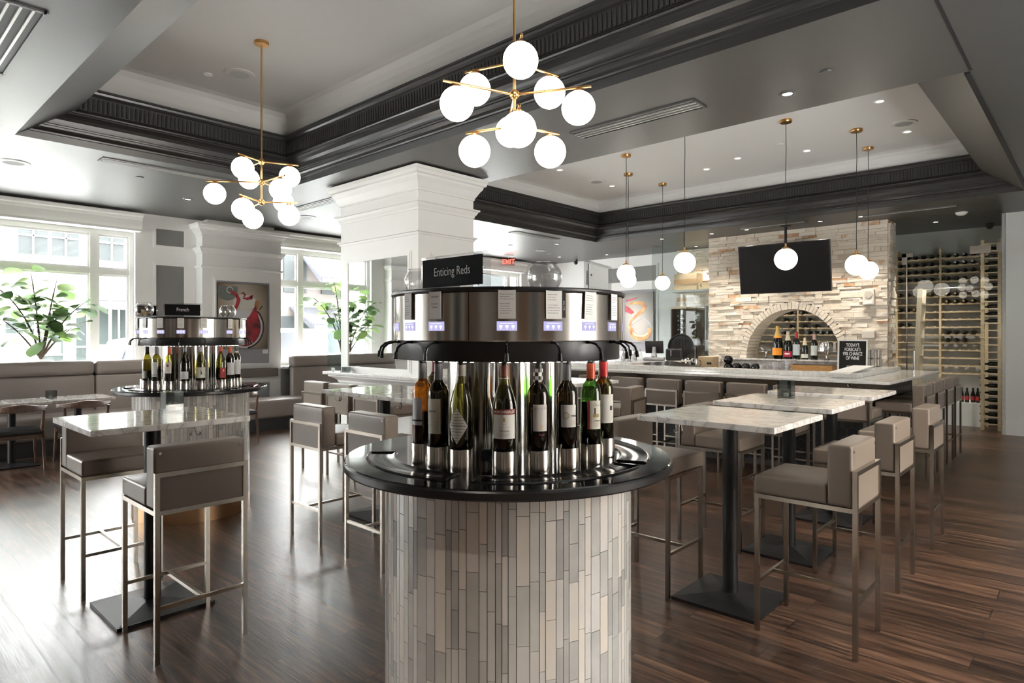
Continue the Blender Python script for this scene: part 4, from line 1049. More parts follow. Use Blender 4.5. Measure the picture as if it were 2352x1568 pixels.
# back counter under the arch, with marble splash and ledge
bb = thing('back_bar', 'marble back bar counter with raised ledge under the stone arch', 'back bar', (0,0,0))
M().box(-6.35,11.12,.88,-2.72,11.74,.915).box(-6.35,11.74,.88,-5.82,12.0,.915).build('counter_top', principled('dark_back_counter',(.06,.05,.045),.25), bb, smooth=0)
M().box(-6.30,11.2,0,-2.80,11.88,.88).build('cabinet', BLACKP, bb, smooth=0)
M().box(-5.30,11.70,.915,-2.95,11.74,1.098).build('splash', MARBLE, bb, smooth=0)
M().box(-5.34,11.64,1.098,-2.92,11.885,1.128).box(AX-AR+.04,11.885,1.098,AX+AR-.04,12.4,1.128).build('ledge', MARBLE, bb, smooth=0, bevel=.003)
ZL = 1.1285
def simple_bottle(loc, lab, prof, glass, s, cap, lcol, z0, z1, cat='bottle', capz=.19, collar=None, grp='bottles under the arch'):
    P = {'champ':CHAMP,'bord':BORD}[prof]; r = max(p[0] for p in P)
    t = thing('display_bottle', lab, cat, loc, .15, grp); t.scale = (s,s,s)
    M().lathe([(.0001,0)]+P+[(.0001,P[-1][1])], n=24).build('glass_body', glass, t, smooth=50)
    rr = lambda z: next(P[i][0]+(P[i+1][0]-P[i][0])*(z-P[i][1])/(P[i+1][1]-P[i][1]) for i in range(len(P)-1) if P[i][1] <= z <= P[i+1][1])
    zz = [capz+(P[-1][1]-capz)*k/6 for k in range(7)]
    M().lathe([(rr(z)+.0012,z) for z in zz]+[(.0165,P[-1][1]+.012),(.0001,P[-1][1]+.014)], n=20).build('foil', principled('foil_%02d%02d%02d' % tuple(int(c*99) for c in cap),cap,.35,.3), t, smooth=50)
    if collar: M().lathe([(rr(capz)+.003,capz-.012),(rr(capz)+.003,capz+.004)], n=20).build('neck_label', principled('foil_c%02d%02d' % tuple(int(c*99) for c in collar[:2]),collar,.4), t)
    label_patch(r,-1.2,1.2,z0,z1,14,.0008).build('label', principled('label_%02d%02d%02d' % tuple(int(c*99) for c in lcol),lcol,.5), t)
    return t
simple_bottle((-4.31,11.76,ZL),'large champagne bottle with bright orange label under the stone arch','champ',BOTTLE_DK,2.0,(.50,.33,.10),(.85,.30,.02),.035,.10,'champagne bottle',.20,(.8,.3,.03))
b = simple_bottle((-4.13,11.76,ZL),'champagne bottle with crimson label, second in the row under the arch','champ',BOTTLE_DK,1.68,(.55,.50,.36),(.40,.02,.06),.025,.085,'champagne bottle',.20)
label_patch(.044,-.6,.6,.05,.066,8,.0014).build('label_plate', PAPER, b)
simple_bottle((-3.985,11.77,ZL),'dark bottle with red wax neck and pale blue label under the arch','bord',BOTTLE_DK,1.62,(.35,.02,.02),(.50,.57,.60),.045,.165,'wine bottle',.232)
simple_bottle((-3.84,11.76,ZL),'small champagne bottle with cream foil under the arch','champ',BOTTLE_DK,1.30,(.62,.55,.40),(.55,.58,.52),.022,.075,'champagne bottle',.195)
simple_bottle((-3.69,11.78,ZL),'dark bottle with large pale label beside the cake stand','bord',BOTTLE_DK,1.5,(.40,.26,.24),(.55,.60,.58),.05,.165,'wine bottle',.235)
def cake(loc, lab, s=1., dome=True):
    t = thing('cake_stand', lab, 'cake stand', loc); t.scale = (s,s,s)
    M().lathe([(.0001,0),(.062,0),(.066,.006),(.03,.02),(.016,.05),(.014,.10),(.03,.135),(.15,.145),(.158,.152),(.158,.158),(.0001,.156)], n=36).build('stand', principled('silver_plate',(.75,.74,.72),.12,1.), t, smooth=40)
    if dome:
        m = M(); n = 72; vs = []
        for z, r in ((.158,.145),(.16,.145),(.30,.135),(.312,.128),(.316,.06),(.317,.002)):
            for i in range(n):
                q = 2*pi*i/n; vs.append(((r+(.004 if z < .311 else 0)*cos(12*q))*cos(q),(r+(.004 if z < .311 else 0)*cos(12*q))*sin(q),z))
        m.add(vs,[(j*n+i,j*n+(i+1)%n,(j+1)*n+(i+1)%n,(j+1)*n+i) for j in range(5) for i in range(n)])
        m.sph((0,0,.328),.012,12,8); m.build('dome', principled('ribbed_silver',(.62,.62,.60),.14,1.), t, smooth=50)
    else:
        M().lathe([(.12,.16),(.13,.165),(.135,.24),(.09,.30),(.01,.31)], n=36).build('dome', GLASSC, t, smooth=50)
cake((-3.465,11.72,ZL),'silver pedestal cake stand with ribbed dome on the back bar ledge')
cake((-4.62,12.02,ZL),'dim pedestal cake stand with glass dome at the left inside the arch',.85,False)
# black bowls
for i, (x, y) in enumerate(((-5.07,11.38),(-4.905,11.38),(-4.74,11.38),(-4.56,11.38))):
    for k in range(2 if i == 0 else 1):
        tag(M().lathe([(.0001,.0),(.062,0),(.078,.02),(.083,.05),(.078,.085),(.06,.115),(.035,.132),(.0001,.137)], n=28).build('black_bowl', principled('black_glaze',(.008,.008,.01),.12), loc=(x,y,.916+.13*k), smooth=50),
            'round black glazed jar on the back bar, '+('leftmost, stacked on top of another' if k else ('leftmost, lower of the stacked pair','second from left','third from left','rightmost')[i]), 'jar', 'round black jars on the back bar')
# white cups
for i, (x, n) in enumerate(((-4.43,1),(-4.32,1),(-4.20,2),(-4.09,2),(-3.99,3),(-3.93,3))):
    for k in range(n+1):
        tag(M().lathe([(.0001,.004),(.030,.004),(.034,.0),(.048,.03),(.052,.058),(.050,.058),(.045,.03),(.0001,.008)], n=22).build('white_cup', principled('white_china',(.72,.72,.74),.2), loc=(x,11.35+.12*(i%2),.916+.056*k), smooth=50),
            'white china cup on the back bar, stack %s, %s' % (('first from left','second from left','third from left','fourth from left','fifth from left','next to the wooden box')[i], ('bottom','second','third','fourth')[k]), 'cup', 'white cups on the back bar')
m = thing('wooden_box', 'honey-coloured open wooden box with black lining on the back bar', 'box', (-3.555,11.32,.916))
M().box(-.325,-.12,0,.325,-.105,.14).box(-.325,.105,0,.325,.12,.14).box(-.325,-.105,0,-.31,.105,.14).box(.31,-.105,0,.325,.105,.14).box(-.31,-.105,0,.31,.105,.01).build('wooden_tray', ORANGEWOOD, m, smooth=0)
M().box(-.31,-.105,.05,.31,.105,.150).build('black_filling', BLACKP, m, smooth=0, bevel=.01)
lb = thing('letter_board', "white-framed black letter board reading TODAY'S FORECAST 99% CHANCE OF WINE", 'letter board', (-2.93,11.20,.916), 0); lb.rotation_euler = (rad(-4),0,0)
M().box(-.20,-.008,.015,.20,.006,.555).build('felt_board', principled('black_felt',(.012,.012,.012),.9), lb, smooth=0)
M().box(-.22,-.014,0,-.196,.01,.57).box(.196,-.014,0,.22,.01,.57).box(-.196,-.014,0,.196,.01,.024).box(-.196,-.014,.546,.196,.01,.57).build('frame', WHITE, lb, smooth=0)
M().box(-.15,.006,.0,.15,.16,.012).build('stand_foot', WHITE, lb, smooth=0)
WL = principled('white_letters',(.8,.8,.8),.5)
for s, z in (("TODAY'S",.480),('FORECAST:',.410),('99% CHANCE',.340),('OF WINE',.270)): lettering(s,.076,WL,lb,'lettering',put(0,-.0085,z),sx=.62,bold=.0014,ext=.001)
lettering('XOXO',.045,WL,lb,'lettering',put(-.03,-.0085,.135),sx=.8,bold=.0008,ext=.001)
mn = thing('menu_board', 'white menu board lying tilted on the raised quartz curb', 'menu', (-2.12,8.10,1.136), rad(3))
q = M(); q.add([(-.11,-.62,.005),(.11,-.62,.005),(.11,.62,.035),(-.11,.62,.035),(-.11,-.62,.015),(.11,-.62,.015),(.11,.62,.045),(-.11,.62,.045)],[(3,2,1,0),(4,5,6,7),(0,1,5,4),(1,2,6,5),(2,3,7,6),(3,0,4,7)]); q.build('white_sheet', PAPER, mn, smooth=0)
M().box(-.09,.55,0,.09,.58,.033).box(-.09,-.60,0,.09,-.57,.0055).build('prop', WHITE, mn, smooth=0)
for i, (x, y) in enumerate(((-2.66,11.28),(-2.60,11.42),(-2.74,11.45))):
    for k in range(3):
        tag(M().lathe([(.0001,.004),(.030,.004),(.034,.0),(.043,.15),(.041,.15),(.032,.012),(.0001,.012)], n=20).build('tumbler', GLASSC, loc=(x+.0,y,.916+.13*k), smooth=50),
            'clear tumbler stacked behind the letter board, %s stack, %s' % (('front','right','rear')[i],('bottom','middle','top')[k]), 'glass', 'tumblers stacked right of the letter board')
struct(M().box(-2.95,11.12,.0,-2.5,11.9,.915).build('trim_7', BLACKP, smooth=0))
# carafes, POS, tray, mugs, crate at the left end
for i in range(9):
    x, y = -6.42+.10*(i%3)-.03*(i//3), 9.75+.24*(i//3)+.03*(i%3)
    tag(M().lathe([(.0001,.003),(.040,.003),(.044,.01),(.044,.09),(.036,.13),(.020,.17),(.019,.20),(.027,.235),(.0255,.235),(.0175,.20),(.0185,.17),(.034,.13),(.042,.09),(.042,.012),(.0001,.008)], n=22).build('glass_carafe', GLASSC, loc=(x,y,1.0805), smooth=50),
        'clear glass carafe at the left end of the bar, %s row, %s' % (('front','middle','back')[i//3],('left','centre','right')[i%3]), 'carafe', 'carafes at the left end of the bar')
ps = thing('pos_terminal', 'touch-screen till on a grey arched stand left of the stone wall', 'terminal', (-6.27,10.78,1.081), rad(205))
q = M(); q.box(-.17,-.012,-.13,.17,.012,.13); R_ = Matrix.Translation((0,-.02,.25)) @ Matrix.Rotation(rad(-28),4,'X'); q.v = [tuple(R_ @ Vector(v)) for v in q.v]; q.build('screen', BLACKP, ps, smooth=0, bevel=.006)
M().tube([(0,.15,.04),(0,.09,.075),(0,.02,.13),(0,-.005,.25)],[.05,.06,.045,.035],14).build('neck', principled('grey_plastic',(.30,.30,.31),.4), ps, smooth=60)
M().rbox(-.2,-.12,.0,.2,.2,.06,.03,0,0,0).build('stand_base', MATS['grey_plastic'], ps, smooth=60, weld=True)
pp = thing('receipt_printer', 'black receipt printer and card reader beside the touch terminal', 'printer', (-5.98,11.02,1.081), rad(25))
M().rbox(-.15,-.14,0,.15,.14,.22,.03,0,0,0).build('printer_body', BLACKP, pp, smooth=60, weld=True)
M().box(-.06,-.145,.08,-.045,-.139,.2).build('grey_slot', MATS['grey_plastic'], pp, smooth=0)
rt = thing('serving_tray', 'round black fluted serving tray leaning behind the receipt printer', 'tray', (-5.98,11.27,1.086)); rt.rotation_euler = (rad(-8),0,rad(15))
m = M(); n = 60; prof = [(.001,0.),(.22,0.),(.23,-.03),(.25,-.03),(.25,-.02),(.23,.012),(.001,.012)]
m.add([(r_*cos(2*pi*i/n), y_, .25+r_*sin(2*pi*i/n)) for r_, y_ in prof for i in range(n)],[(j*n+i,j*n+(i+1)%n,(j+1)*n+(i+1)%n,(j+1)*n+i) for j in range(6) for i in range(n)]); m.build('tray', BLACKP, rt, smooth=40)
m = M()
for k in range(10): m.box(-.13+.029*k,-.018,.07,-.118+.029*k,-.0,.40)
m.build('fluting', principled('black_satin',(.02,.02,.02),.3), rt, smooth=0)
for i, (x,y) in enumerate(((-5.97,11.42),(-5.745,11.42))):
    t = thing('metal_mug', 'shiny barrel-shaped metal mug on the back bar, '+('left' if i == 0 else 'right')+' of the pair', 'mug', (x,y,.9155), rad(-20), 'metal mugs')
    M().lathe([(.0001,0),(.06,0),(.085,.03),(.098,.09),(.090,.15),(.078,.185),(.082,.195),(.079,.195),(.075,.185),(.087,.15),(.094,.09),(.08,.03),(.0001,.012)], n=30).build('mug_body', CHROME, t, smooth=50)
    M().tube([(.085,0,.165),(.14,0,.16),(.155,0,.11),(.13,0,.06),(.088,0,.045)],.008,8).build('handle', CHROME, t)
cr = thing('wine_crate', 'small pale wooden wine crate next to the metal mugs', 'crate', (-5.52,11.50,.9155))
M().box(-.15,-.12,0,.15,.12,.235).build('crate_body', PALEWOOD, cr, smooth=0, bevel=.004); M().box(.03,-.125,.09,.12,-.1195,.13).build('handle_slot', BLACKP, cr, smooth=0)

# ---- television
tv = thing('television', 'large black flat television hung from the ceiling before the stone wall', 'television', (-4.05,11.42,3.47))
q = M().box(-.76,-.025,-.43,.76,.025,.43); s_ = M().box(-.745,-.0265,-.415,.745,-.0255,.415)
TVM = Matrix.Translation((0,-.10,-.745)) @ Matrix.Rotation(rad(3.2),4,'Z') @ Matrix.Rotation(rad(9),4,'X') 
for mm in (q, s_): mm.v = [tuple(TVM @ Vector(v)) for v in mm.v]
q.build('casing', BLACKP, tv, smooth=0, bevel=.004); s_.build('screen', principled('dark_screen',(.016,.016,.017),.45,0,.15), tv, smooth=0)
M().cyl((0,0,0),(0,0,-.75),.022,n=16).build('ceiling_pole', BLACKM, tv); M().box(-.07,-.05,-.012,.07,.05,0).build('ceiling_plate', BLACKM, tv, smooth=0)
M().box(-.12,-.06,-.85,.12,.03,-.60).build('mount', BLACKM, tv, smooth=0)
for z, lab, w, h in ((2.19,'cream alarm sounder on the stone wall right of the television',.10,.27),(1.57,'small white wall plate on the stone wall below the alarm sounder',.11,.13)):
    t = thing('wall_alarm' if z > 2 else 'wall_plate', lab, 'alarm' if z > 2 else 'wall plate', (-2.84,11.87,z))
    M().box(-w,-.035,-h/2,w*.75,.05,h/2).build('case', principled('cream_plastic',(.66,.62,.54),.5), t, smooth=0, bevel=.012)
    if z > 2:
        M().cyl((-.01,-.036,.045),(-.01,-.045,.045),.06,n=20).build('grille', principled('cream_grille',(.5,.47,.4),.6), t); M().box(-.07,-.045,-.11,.05,-.034,-.06).build('lens', PAPER, t, smooth=0)

# ================================================================ WINE ROOM
RX0, RX1, RY = -5.5, -1.50, 13.62
rk = thing('wine_rack', 'tall wooden wine rack of long rails on the wine room back wall', 'wine rack', (0,0,0))
rows = [2.93-.137*i for i in range(16)]
rows = [z for i, z in enumerate(rows) if i not in (4,)]
for z in rows:
    pl = [(RX0,z-.012)]; x = RX0+.06; top = [(RX0,z+.012)]
    while x < RX1-.05: top += [(x,z+.012),(x,z+.024),(x+.03,z+.024),(x+.03,z+.012)]; x += .124
    pl = pl+[(RX1,z-.012),(RX1,z+.012)]+top[::-1]
    n_ = len(pl); mm = M().add([(a,RY,b) for a,b in pl]+[(a,RY+.025,b) for a,b in pl],[tuple(range(n_)),tuple(range(2*n_-1,n_-1,-1))]+[((i+1)%n_,i,n_+i,n_+(i+1)%n_) for i in range(n_)])
    mm.build('rail', PINE, rk, smooth=0)
for x in (RX0,-4.6,-3.7,-2.82,-2.14,RX1-.03):
    M().box(x,RY-.01,.75,x+.035,RY+.30,3.12).build('post', PINE, rk, smooth=0)
for z in rows:
    M().box(RX0,RY+.26,z-.012,RX1,RY+.285,z+.012).build('rail', PINE, rk, smooth=0)
m = M(); prof = [(.0001,-.08),(.0155,-.08),(.0165,-.062),(.0145,-.06),(.0150,0),(.020,.02),(.036,.05),(.0375,.06),(.0375,.24),(.0001,.24)]
proto = {}
def lying(kind, lab, loc, grp, axis='y'):
    if kind not in proto:
        cap = {'dark':BLACKP,'gold':GOLDCAP,'silver':SILVCAP}[kind]
        mm = M(); n = 14
        for mi, pr in ((1,prof[:4]),(0,prof[3:])):
            mm.add([(r_*cos(2*pi*i/n), z_, r_*sin(2*pi*i/n)) for r_, z_ in pr for i in range(n)],[(j*n+i,j*n+(i+1)%n,(j+1)*n+(i+1)%n,(j+1)*n+i) for j in range(len(pr)-1) for i in range(n)], mi)
        o = mm.build('rack_bottle',[BOTTLE_DK,cap],smooth=50); proto[kind] = o
    else:
        o = proto[kind].copy(); COL.objects.link(o)
    o.location = loc
    o.rotation_euler = (0,0,0 if axis == 'y' else pi/2*-1)
    tag(o, lab, 'wine bottle', grp)
ordn = ['top','second','third','fourth','fifth','sixth','seventh','eighth','ninth','tenth','eleventh','twelfth','thirteenth','fourteenth','fifteenth']
fillmap = {0:(-2.83,RX1,'mix'),1:(-2.83,RX1,'silv'),2:(-2.83,RX1,'dark'),3:(-2.83,RX1,'dark'),4:(-2.83,RX1,'gold'),5:(-2.1,-1.62,'gold'),6:(-2.83,-2.5,'gold'),8:(-2.9,-2.62,'dark'),10:(-2.12,-1.7,'dark')}
for ri, z in enumerate(rows):
    x = RX0+.06+.077; grp = 'bottles on the %s rail of the wine room rack' % ordn[ri]
    while x < RX1-.06:
        lo, hi, kd = fillmap.get(ri,(9,9,''))
        kind = None
        if lo < x < hi: kind = {'mix':'silver' if x > -1.9 else 'dark','silv':'silver' if x > -2.0 else 'dark','dark':'dark','gold':'gold'}[kd]
        if ri == 9 and -2.1 < x < -1.6: kind = 'dark'
        if ri in (6,7,8,9) and -4.95 < x < -3.2 and (x*100+ri*37) % 5 < 3.4: kind = 'silver' if (int(x*50)+ri) % 3 else 'dark'
        if kind: lying(kind, 'wine bottle lying neck-out on the %s rail of the wine room rack' % ordn[ri], (x,RY-.005,z+.0505), grp)
        x += .124
# side rack seen end-on
sr = thing('side_wine_rack', 'tall narrow pine rack seen end-on at the right of the wine room', 'wine rack', (0,0,0))
for x in (-1.46,-1.235): M().box(x,12.95,0,x+.05,13.0,3.12).build('post', PINE, sr, smooth=0); M().box(x,13.45,0,x+.05,13.5,3.12).build('post', PINE, sr, smooth=0)
zz = [.10+.118*i for i in range(26)]
for z in zz: M().box(-1.46,12.945,z-.010,-1.19,12.96,z+.010).build('rung', PINE, sr, smooth=0)
for i, z in enumerate(zz):
    if 9 <= i <= 13 or z > 3.0: continue
    lying('dark','wine bottle lying sideways in the side rack, %s' % ('level %s from the floor' % ordn[i].replace('top','first') if i < 15 else 'level %s from the top' % ordn[25-i].replace('top','first')), (-1.40,13.045,z+.0385), 'bottles in the side rack','x')
    m_ = COL.objects[-1]
# beer bottles on the low sill
struct(M().box(-5.6,13.3,0,-1.5,13.95,.40).build('trim_8', WALLW, smooth=0))
for i, (x,y) in enumerate(((-1.78,13.42),(-1.70,13.40),(-1.62,13.44),(-1.55,13.41))):
    t = thing('small_bottle', 'dark bottle with red label on the low white sill, %s of the four' % ('leftmost','second from left','third from left','rightmost')[i], 'bottle', (x,y,.4005), rad(-8*i), 'four red-labelled bottles')
    M().lathe([(.0001,0),(.032,0),(.033,.003),(.033,.13),(.026,.165),(.015,.20),(.014,.25),(.0001,.252)], n=20).build('glass_body', BOTTLE_DK, t, smooth=50)
    label_patch(.033,-1.1,1.1,.04,.11,10,.0008).build('label', principled('red_label',(.50,.05,.05),.5), t)
# ladder, rail and door hardware
ld = thing('library_ladder', 'pale wooden library ladder leaning against the wine racks', 'ladder', (0,0,0))
for y in (12.70,13.05):
    x = -2.37; m = M(); m.add([(x-.035,y,.005),(x+.035,y,.005),(x+.035,y+.03,.005),(x-.035,y+.03,.005),(x+.035,y+.16,2.36),(x+.105,y+.16,2.36),(x+.105,y+.19,2.36),(x+.035,y+.19,2.36)],[(3,2,1,0),(4,5,6,7),(0,1,5,4),(1,2,6,5),(2,3,7,6),(3,0,4,7)]); m.build('side_rail', principled('pale_ladder_wood',(.62,.55,.42),.45), ld, smooth=0)
for k in range(1,8): M().box(-2.40+.009*k,12.72+.0205*k,.30*k-.01,-2.33+.009*k,13.06+.0205*k,.30*k+.012).build('tread', MATS['pale_ladder_wood'], ld, smooth=0)
M().cyl((RX0,13.225,2.37),(RX1,13.225,2.37),.016,n=12).build('ladder_track', CHROME, ld)
dr = thing('door_1','', ''); del dr['label']; del dr['category']; struct(dr)
for x0,x1,z0,z1 in ((-2.42,-2.26,2.84,2.90),(-2.42,-2.36,2.72,2.90),(-1.50,-1.24,2.82,2.94),(-1.17,-1.105,2.83,2.96),(-2.36,-2.345,.02,2.84)): M().box(x0,12.115,z0,x1,12.147,z1).build('patch_fitting', CHROME2, dr, smooth=0)
M().cyl((-2.24,12.08,.85),(-2.24,12.08,1.30),.014,n=12).cyl((-2.24,12.08,.92),(-2.24,12.125,.92),.008,n=8).cyl((-2.24,12.08,1.22),(-2.24,12.125,1.22),.008,n=8).build('door_handle', CHROME, dr)
# wine room left corner: shelf, crates, mirror, low rack
struct(M().box(-6.98,12.72,2.50,-5.72,13.12,2.545).build('trim_9', principled('pale_shelf',(.62,.66,.65),.4), smooth=0))
t = thing('wine_box','wide pale wooden wine box with a darker centre band on the glass-room shelf','wine box',(-6.68,12.94,2.546))
M().box(-.27,-.14,0,.27,.14,.36).build('box_body', PALEWOOD, t, smooth=0, bevel=.003); M().box(-.272,-.143,.13,.272,-.139,.24).build('centre_band', principled('tan_band',(.46,.29,.14),.5), t, smooth=0)
t = thing('wine_box','small wooden wine box marked R beside the stone wall','wine box',(-6.22,12.92,2.546)); M().box(-.15,-.12,0,.15,.12,.15).build('box_body', PALEWOOD, t, smooth=0); lettering('R',.1,INK,t,'lettering',put(-.09,-.1205,.075))
t = thing('wine_box','tall white box standing against the stone wall on the shelf','box',(-6.16,13.06,2.546)); M().box(-.06,-.03,0,.06,.03,.48).build('box_body', PAPER, t, smooth=0)
tag(M().box(-6.98,13.27,.95,-5.78,13.28,2.20).build('wall_mirror', MIRROR, smooth=0), 'mirror in the glass corner reflecting the fig plant and windows', 'mirror')
wr = thing('low_wine_rack','dark wooden wine rack in the glass corner left of the stone wall','wine rack',(0,0,0))
M().box(-7.04,12.80,2.14,-6.66,13.25,2.19).build('top', PINE, wr, smooth=0)
for x in (-7.04,-6.70): M().box(x,12.82,0,x+.03,13.22,2.14).build('side_panel', DARKWOOD, wr, smooth=0)
for z in (.5,1.0,1.5): M().box(-7.01,12.82,z,-6.70,13.22,z+.02).build('shelf', PINE, wr, smooth=0)
for i in range(5): lying('dark','bottle lying in the dark rack in the glass corner, %s from the top' % ordn[i].replace('top','first'), (-6.86,12.90,1.98-.1*i), 'bottles in the corner rack')
# ================================================================ CHANDELIERS, PENDANTS, CEILING FITTINGS
def chandelier(loc, tiers, lab):
    t = thing('globe_chandelier', lab, 'chandelier', (loc[0],loc[1],ZT1), 0, 'brass globe chandeliers')
    M().lathe([(.0001,-.028),(.062,-.028),(.066,-.024),(.066,0),(.0001,0)], n=36).build('ceiling_canopy', BRASS, t, smooth=40)
    zb = min(z for z,_ in tiers)-ZT1
    M().cyl((0,0,-.028),(0,0,zb),.0085,n=14).build('stem', BRASS, t)
    for z, arms in tiers:
        h = z-ZT1; M().sph((0,0,h),.030,20,12).build('hub', BRASS, t, smooth=60)
        for ang, L, gl in arms:
            d = Vector((cos(rad(ang)),sin(rad(ang)),0)); up = Vector((0,0,1))
            a = M().cyl(tuple(up*h+d*.025), tuple(up*h+d*L), .0075, n=12).build('arm', BRASS, t)
            g = up*(h-.118)+d*gl
            M().lathe([(.0001,.018),(.012,.018),(.034,.0),(.036,-.008),(.0001,-.008)], tuple(up*(h-.0235)+d*gl), n=20).build('globe_cap', BRASS, a, smooth=40)
            M().sph(tuple(g), .0975, 36, 20).build('globe', GLOBE, t, smooth=80)
    return t
chandelier((-2.57,2.80), [(3.18,[(-41,.36,.30),(-163,.34,.27),(80,.345,.275)]),(2.988,[(-110,.455,.37),(27,.46,.385),(137,.40,.33)]),(2.80,[(-43,.36,.30),(-162,.33,.27),(73,.32,.255)])],
   'brass chandelier with nine lit white globes, nearer the camera')
chandelier((-5.78,2.79), [(3.18,[(-67,.30,.24),(66,.33,.25),(180,.33,.26)]),(2.988,[(-131,.50,.42),(3,.40,.33),(118,.42,.34)]),(2.80,[(-59,.34,.28),(48,.33,.25),(172,.33,.26)])],
   'brass chandelier with nine lit white globes, farther away on the left')
def pendant(x, y, zg, lab, r=.135):
    t = thing('pendant_lamp', lab, 'pendant lamp', (x,y,ZT2), 0, 'globe pendants over the bar')
    M().lathe([(.0001,-.035),(.068,-.035),(.072,-.03),(.072,0),(.0001,0)], n=30).build('ceiling_canopy', BRASS, t, smooth=40)
    h = zg-ZT2
    M().tube([(0,0,-.035),(.004,0,h*.2),(-.003,.002,h*.4),(.003,0,h*.6),(-.002,0,h*.8),(0,0,h+r+.05)],.0042,8).build('cord', BLACKP, t)
    M().lathe([(.0001,.06),(.012,.06),(.013,.02),(.05,.004),(.058,-.018),(.0001,-.018)], (0,0,h+r), n=24).build('socket_cap', BRASS, t, smooth=40)
    M().sph((0,0,h), r, 36, 20).build('globe', GLOBE, t, smooth=80)
pendant(-5.17,8.08,2.47,'globe pendant over the bar, leftmost of the front row')
pendant(-3.88,7.42,2.475,'globe pendant over the bar front, second from left, left of the stone wall')
pendant(-2.88,8.13,2.50,'globe pendant hanging in front of the television')
pendant(-5.75,9.05,2.47,'globe pendant overlapping behind the leftmost one',.13)
pendant(-5.68,10.05,2.48,'small distant globe pendant before the glass corner',.13)
pendant(-2.335,9.12,2.47,'left of the two overlapping globe pendants right of the television')
pendant(-2.44,10.12,2.48,'right and lower of the two overlapping globe pendants right of the television',.13)

def downlight(x, y, z, lab, lit=True, spot=0.):
    t = thing('downlight' if lit else 'sprinkler_cover', lab, 'downlight' if lit else 'ceiling disc', (x,y,z+(0 if lit else .002)), 0)
    if lit:
        M().lathe([(.036,-.002),(.050,-.010),(.062,-.006),(.066,0),(.036,0)], n=26).build('trim_ring', WHITE if z > 3.6 else principled('dark_ring',(.07,.07,.07),.4), t, smooth=40)
        M().cyl((0,0,-.0005),(0,0,-.0035),.036,n=22).build('lens', LAMPW, t)
        if spot:
            L = bpy.data.lights.new('downlight_beam','SPOT'); L.energy = spot; L.spot_size = rad(80); L.spot_blend = .7; L.shadow_soft_size = .035; L.color = (1,.90,.78)
            o = bpy.data.objects.new('downlight_beam', L); COL.objects.link(o); o.parent = t; o.location = (0,0,-.02)
    else: M().lathe([(.0001,-.012),(.040,-.012),(.044,-.008),(.044,0)], n=24).build('disc', SOFF if z < 3.6 else TRAYW2, t, smooth=40)
SP = 40
for x, y, lab, s in ((-1.83,5.20,'recessed downlight in the dark ceiling band above the near high tables',SP),(-9.43,3.48,'recessed downlight in the ceiling near the pilaster, behind the far chandelier',SP),
   (-8.37,10.44,'recessed downlight beyond the column, first of the row before the far wall',SP),(-2.84,11.35,'recessed downlight washing the stone wall at its right end',SP*1.6),(-3.46,11.35,'recessed downlight washing the stone wall right of the television pole',SP*1.6),
   (-4.71,11.35,'recessed downlight washing the stone wall left of the television pole',SP*1.6),(-5.38,11.35,'recessed downlight washing the stone wall at its left corner',SP*1.6),(-6.4,11.3,'recessed downlight in front of the glass corner',SP),(-6.4,12.75,'recessed downlight inside the glass corner',SP*3),
   (-8.6,12.6,'recessed downlight washing the far wall painting',SP*3),(-9.7,12.2,'recessed downlight at the far left corner of the ceiling',SP),(-2.05,12.75,'recessed downlight inside the wine room by the door',SP*3),(-3.3,12.85,'added fill light inside the wine room, right behind the arch',SP*2.5),(-4.6,12.85,'added fill light inside the wine room, left behind the arch',SP*2.5)):  # last two: hidden lamps added to brighten the wine room rack
    downlight(x,y,ZS,lab,True,s)
for x, y, lab in ((.55,.35,'added fill light in the ceiling beside the viewpoint, nearer the right wall'),(-.75,-.35,'added fill light in the ceiling just behind the viewpoint'),(.9,-1.4,'added fill light in the ceiling behind the viewpoint, by the wood panelling'),(-.2,4.75,'added fill light in the dark ceiling right of the shadow gap')):
    downlight(x,y,ZS,lab,True,SP*(2.2 if y > 4 else 5))  # out-of-frame lamps added to fill the dispenser front and right floor
for i, (x, y) in enumerate(((-1.86,8.2),(-1.87,9.67),(-3.13,9.68),(-4.03,9.38),(-4.66,9.65),(-6.43,9.59),(-6.43,8.09),(-4.6,7.0),(-2.9,6.8))):
    downlight(x,y,ZT2,'recessed downlight in the white tray ceiling over the bar, '+('nearest the right edge','near the right speaker','behind the television pendant','centre, left of the pendant cord','centre left','far left, by the left speaker','near left','hidden front left','hidden front right')[i],True,SP*1.1)
for i, (x,y,z,lab) in enumerate(((-1.47,4.96,ZS,'small disc in the dark ceiling band right of the downlight'),(-6.9,2.75,ZT1,'small disc left of the round speaker in the grey tray ceiling'),(-8.55,2.6,ZS,'small disc in the pale ceiling by the far chandelier'),(-9.2,9.9,ZS,'small disc in the ceiling beyond the column'),(-3.3,9.1,ZT2,'small white disc in the tray ceiling over the bar'))):
    downlight(x,y,z,lab,False)
def speaker(x,y,z,lab,mat):
    t = thing('ceiling_speaker', lab, 'speaker', (x,y,z), 0, 'round ceiling speakers')
    M().lathe([(.10,-.012),(.125,-.014),(.148,-.008),(.152,0)], n=40).build('rim', mat, t, smooth=40)
    M().cyl((0,0,-.001),(0,0,-.010),.10,n=36).build('grille', principled('speaker_grille',(.36,.37,.36),.7), t)
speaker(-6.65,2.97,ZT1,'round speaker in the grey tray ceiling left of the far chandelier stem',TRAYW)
speaker(-8.84,1.43,ZS,'round speaker in the pale ceiling at the left frame edge',WHITE)
speaker(-9.44,5.31,ZS,'round speaker in the ceiling between the far chandelier and the column',SOFF)
speaker(-1.83,9.26,ZT2,'round white speaker at the right of the white tray ceiling',TRAYW2)
speaker(-6.45,9.14,ZT2,'round white speaker at the left of the white tray ceiling',TRAYW2)
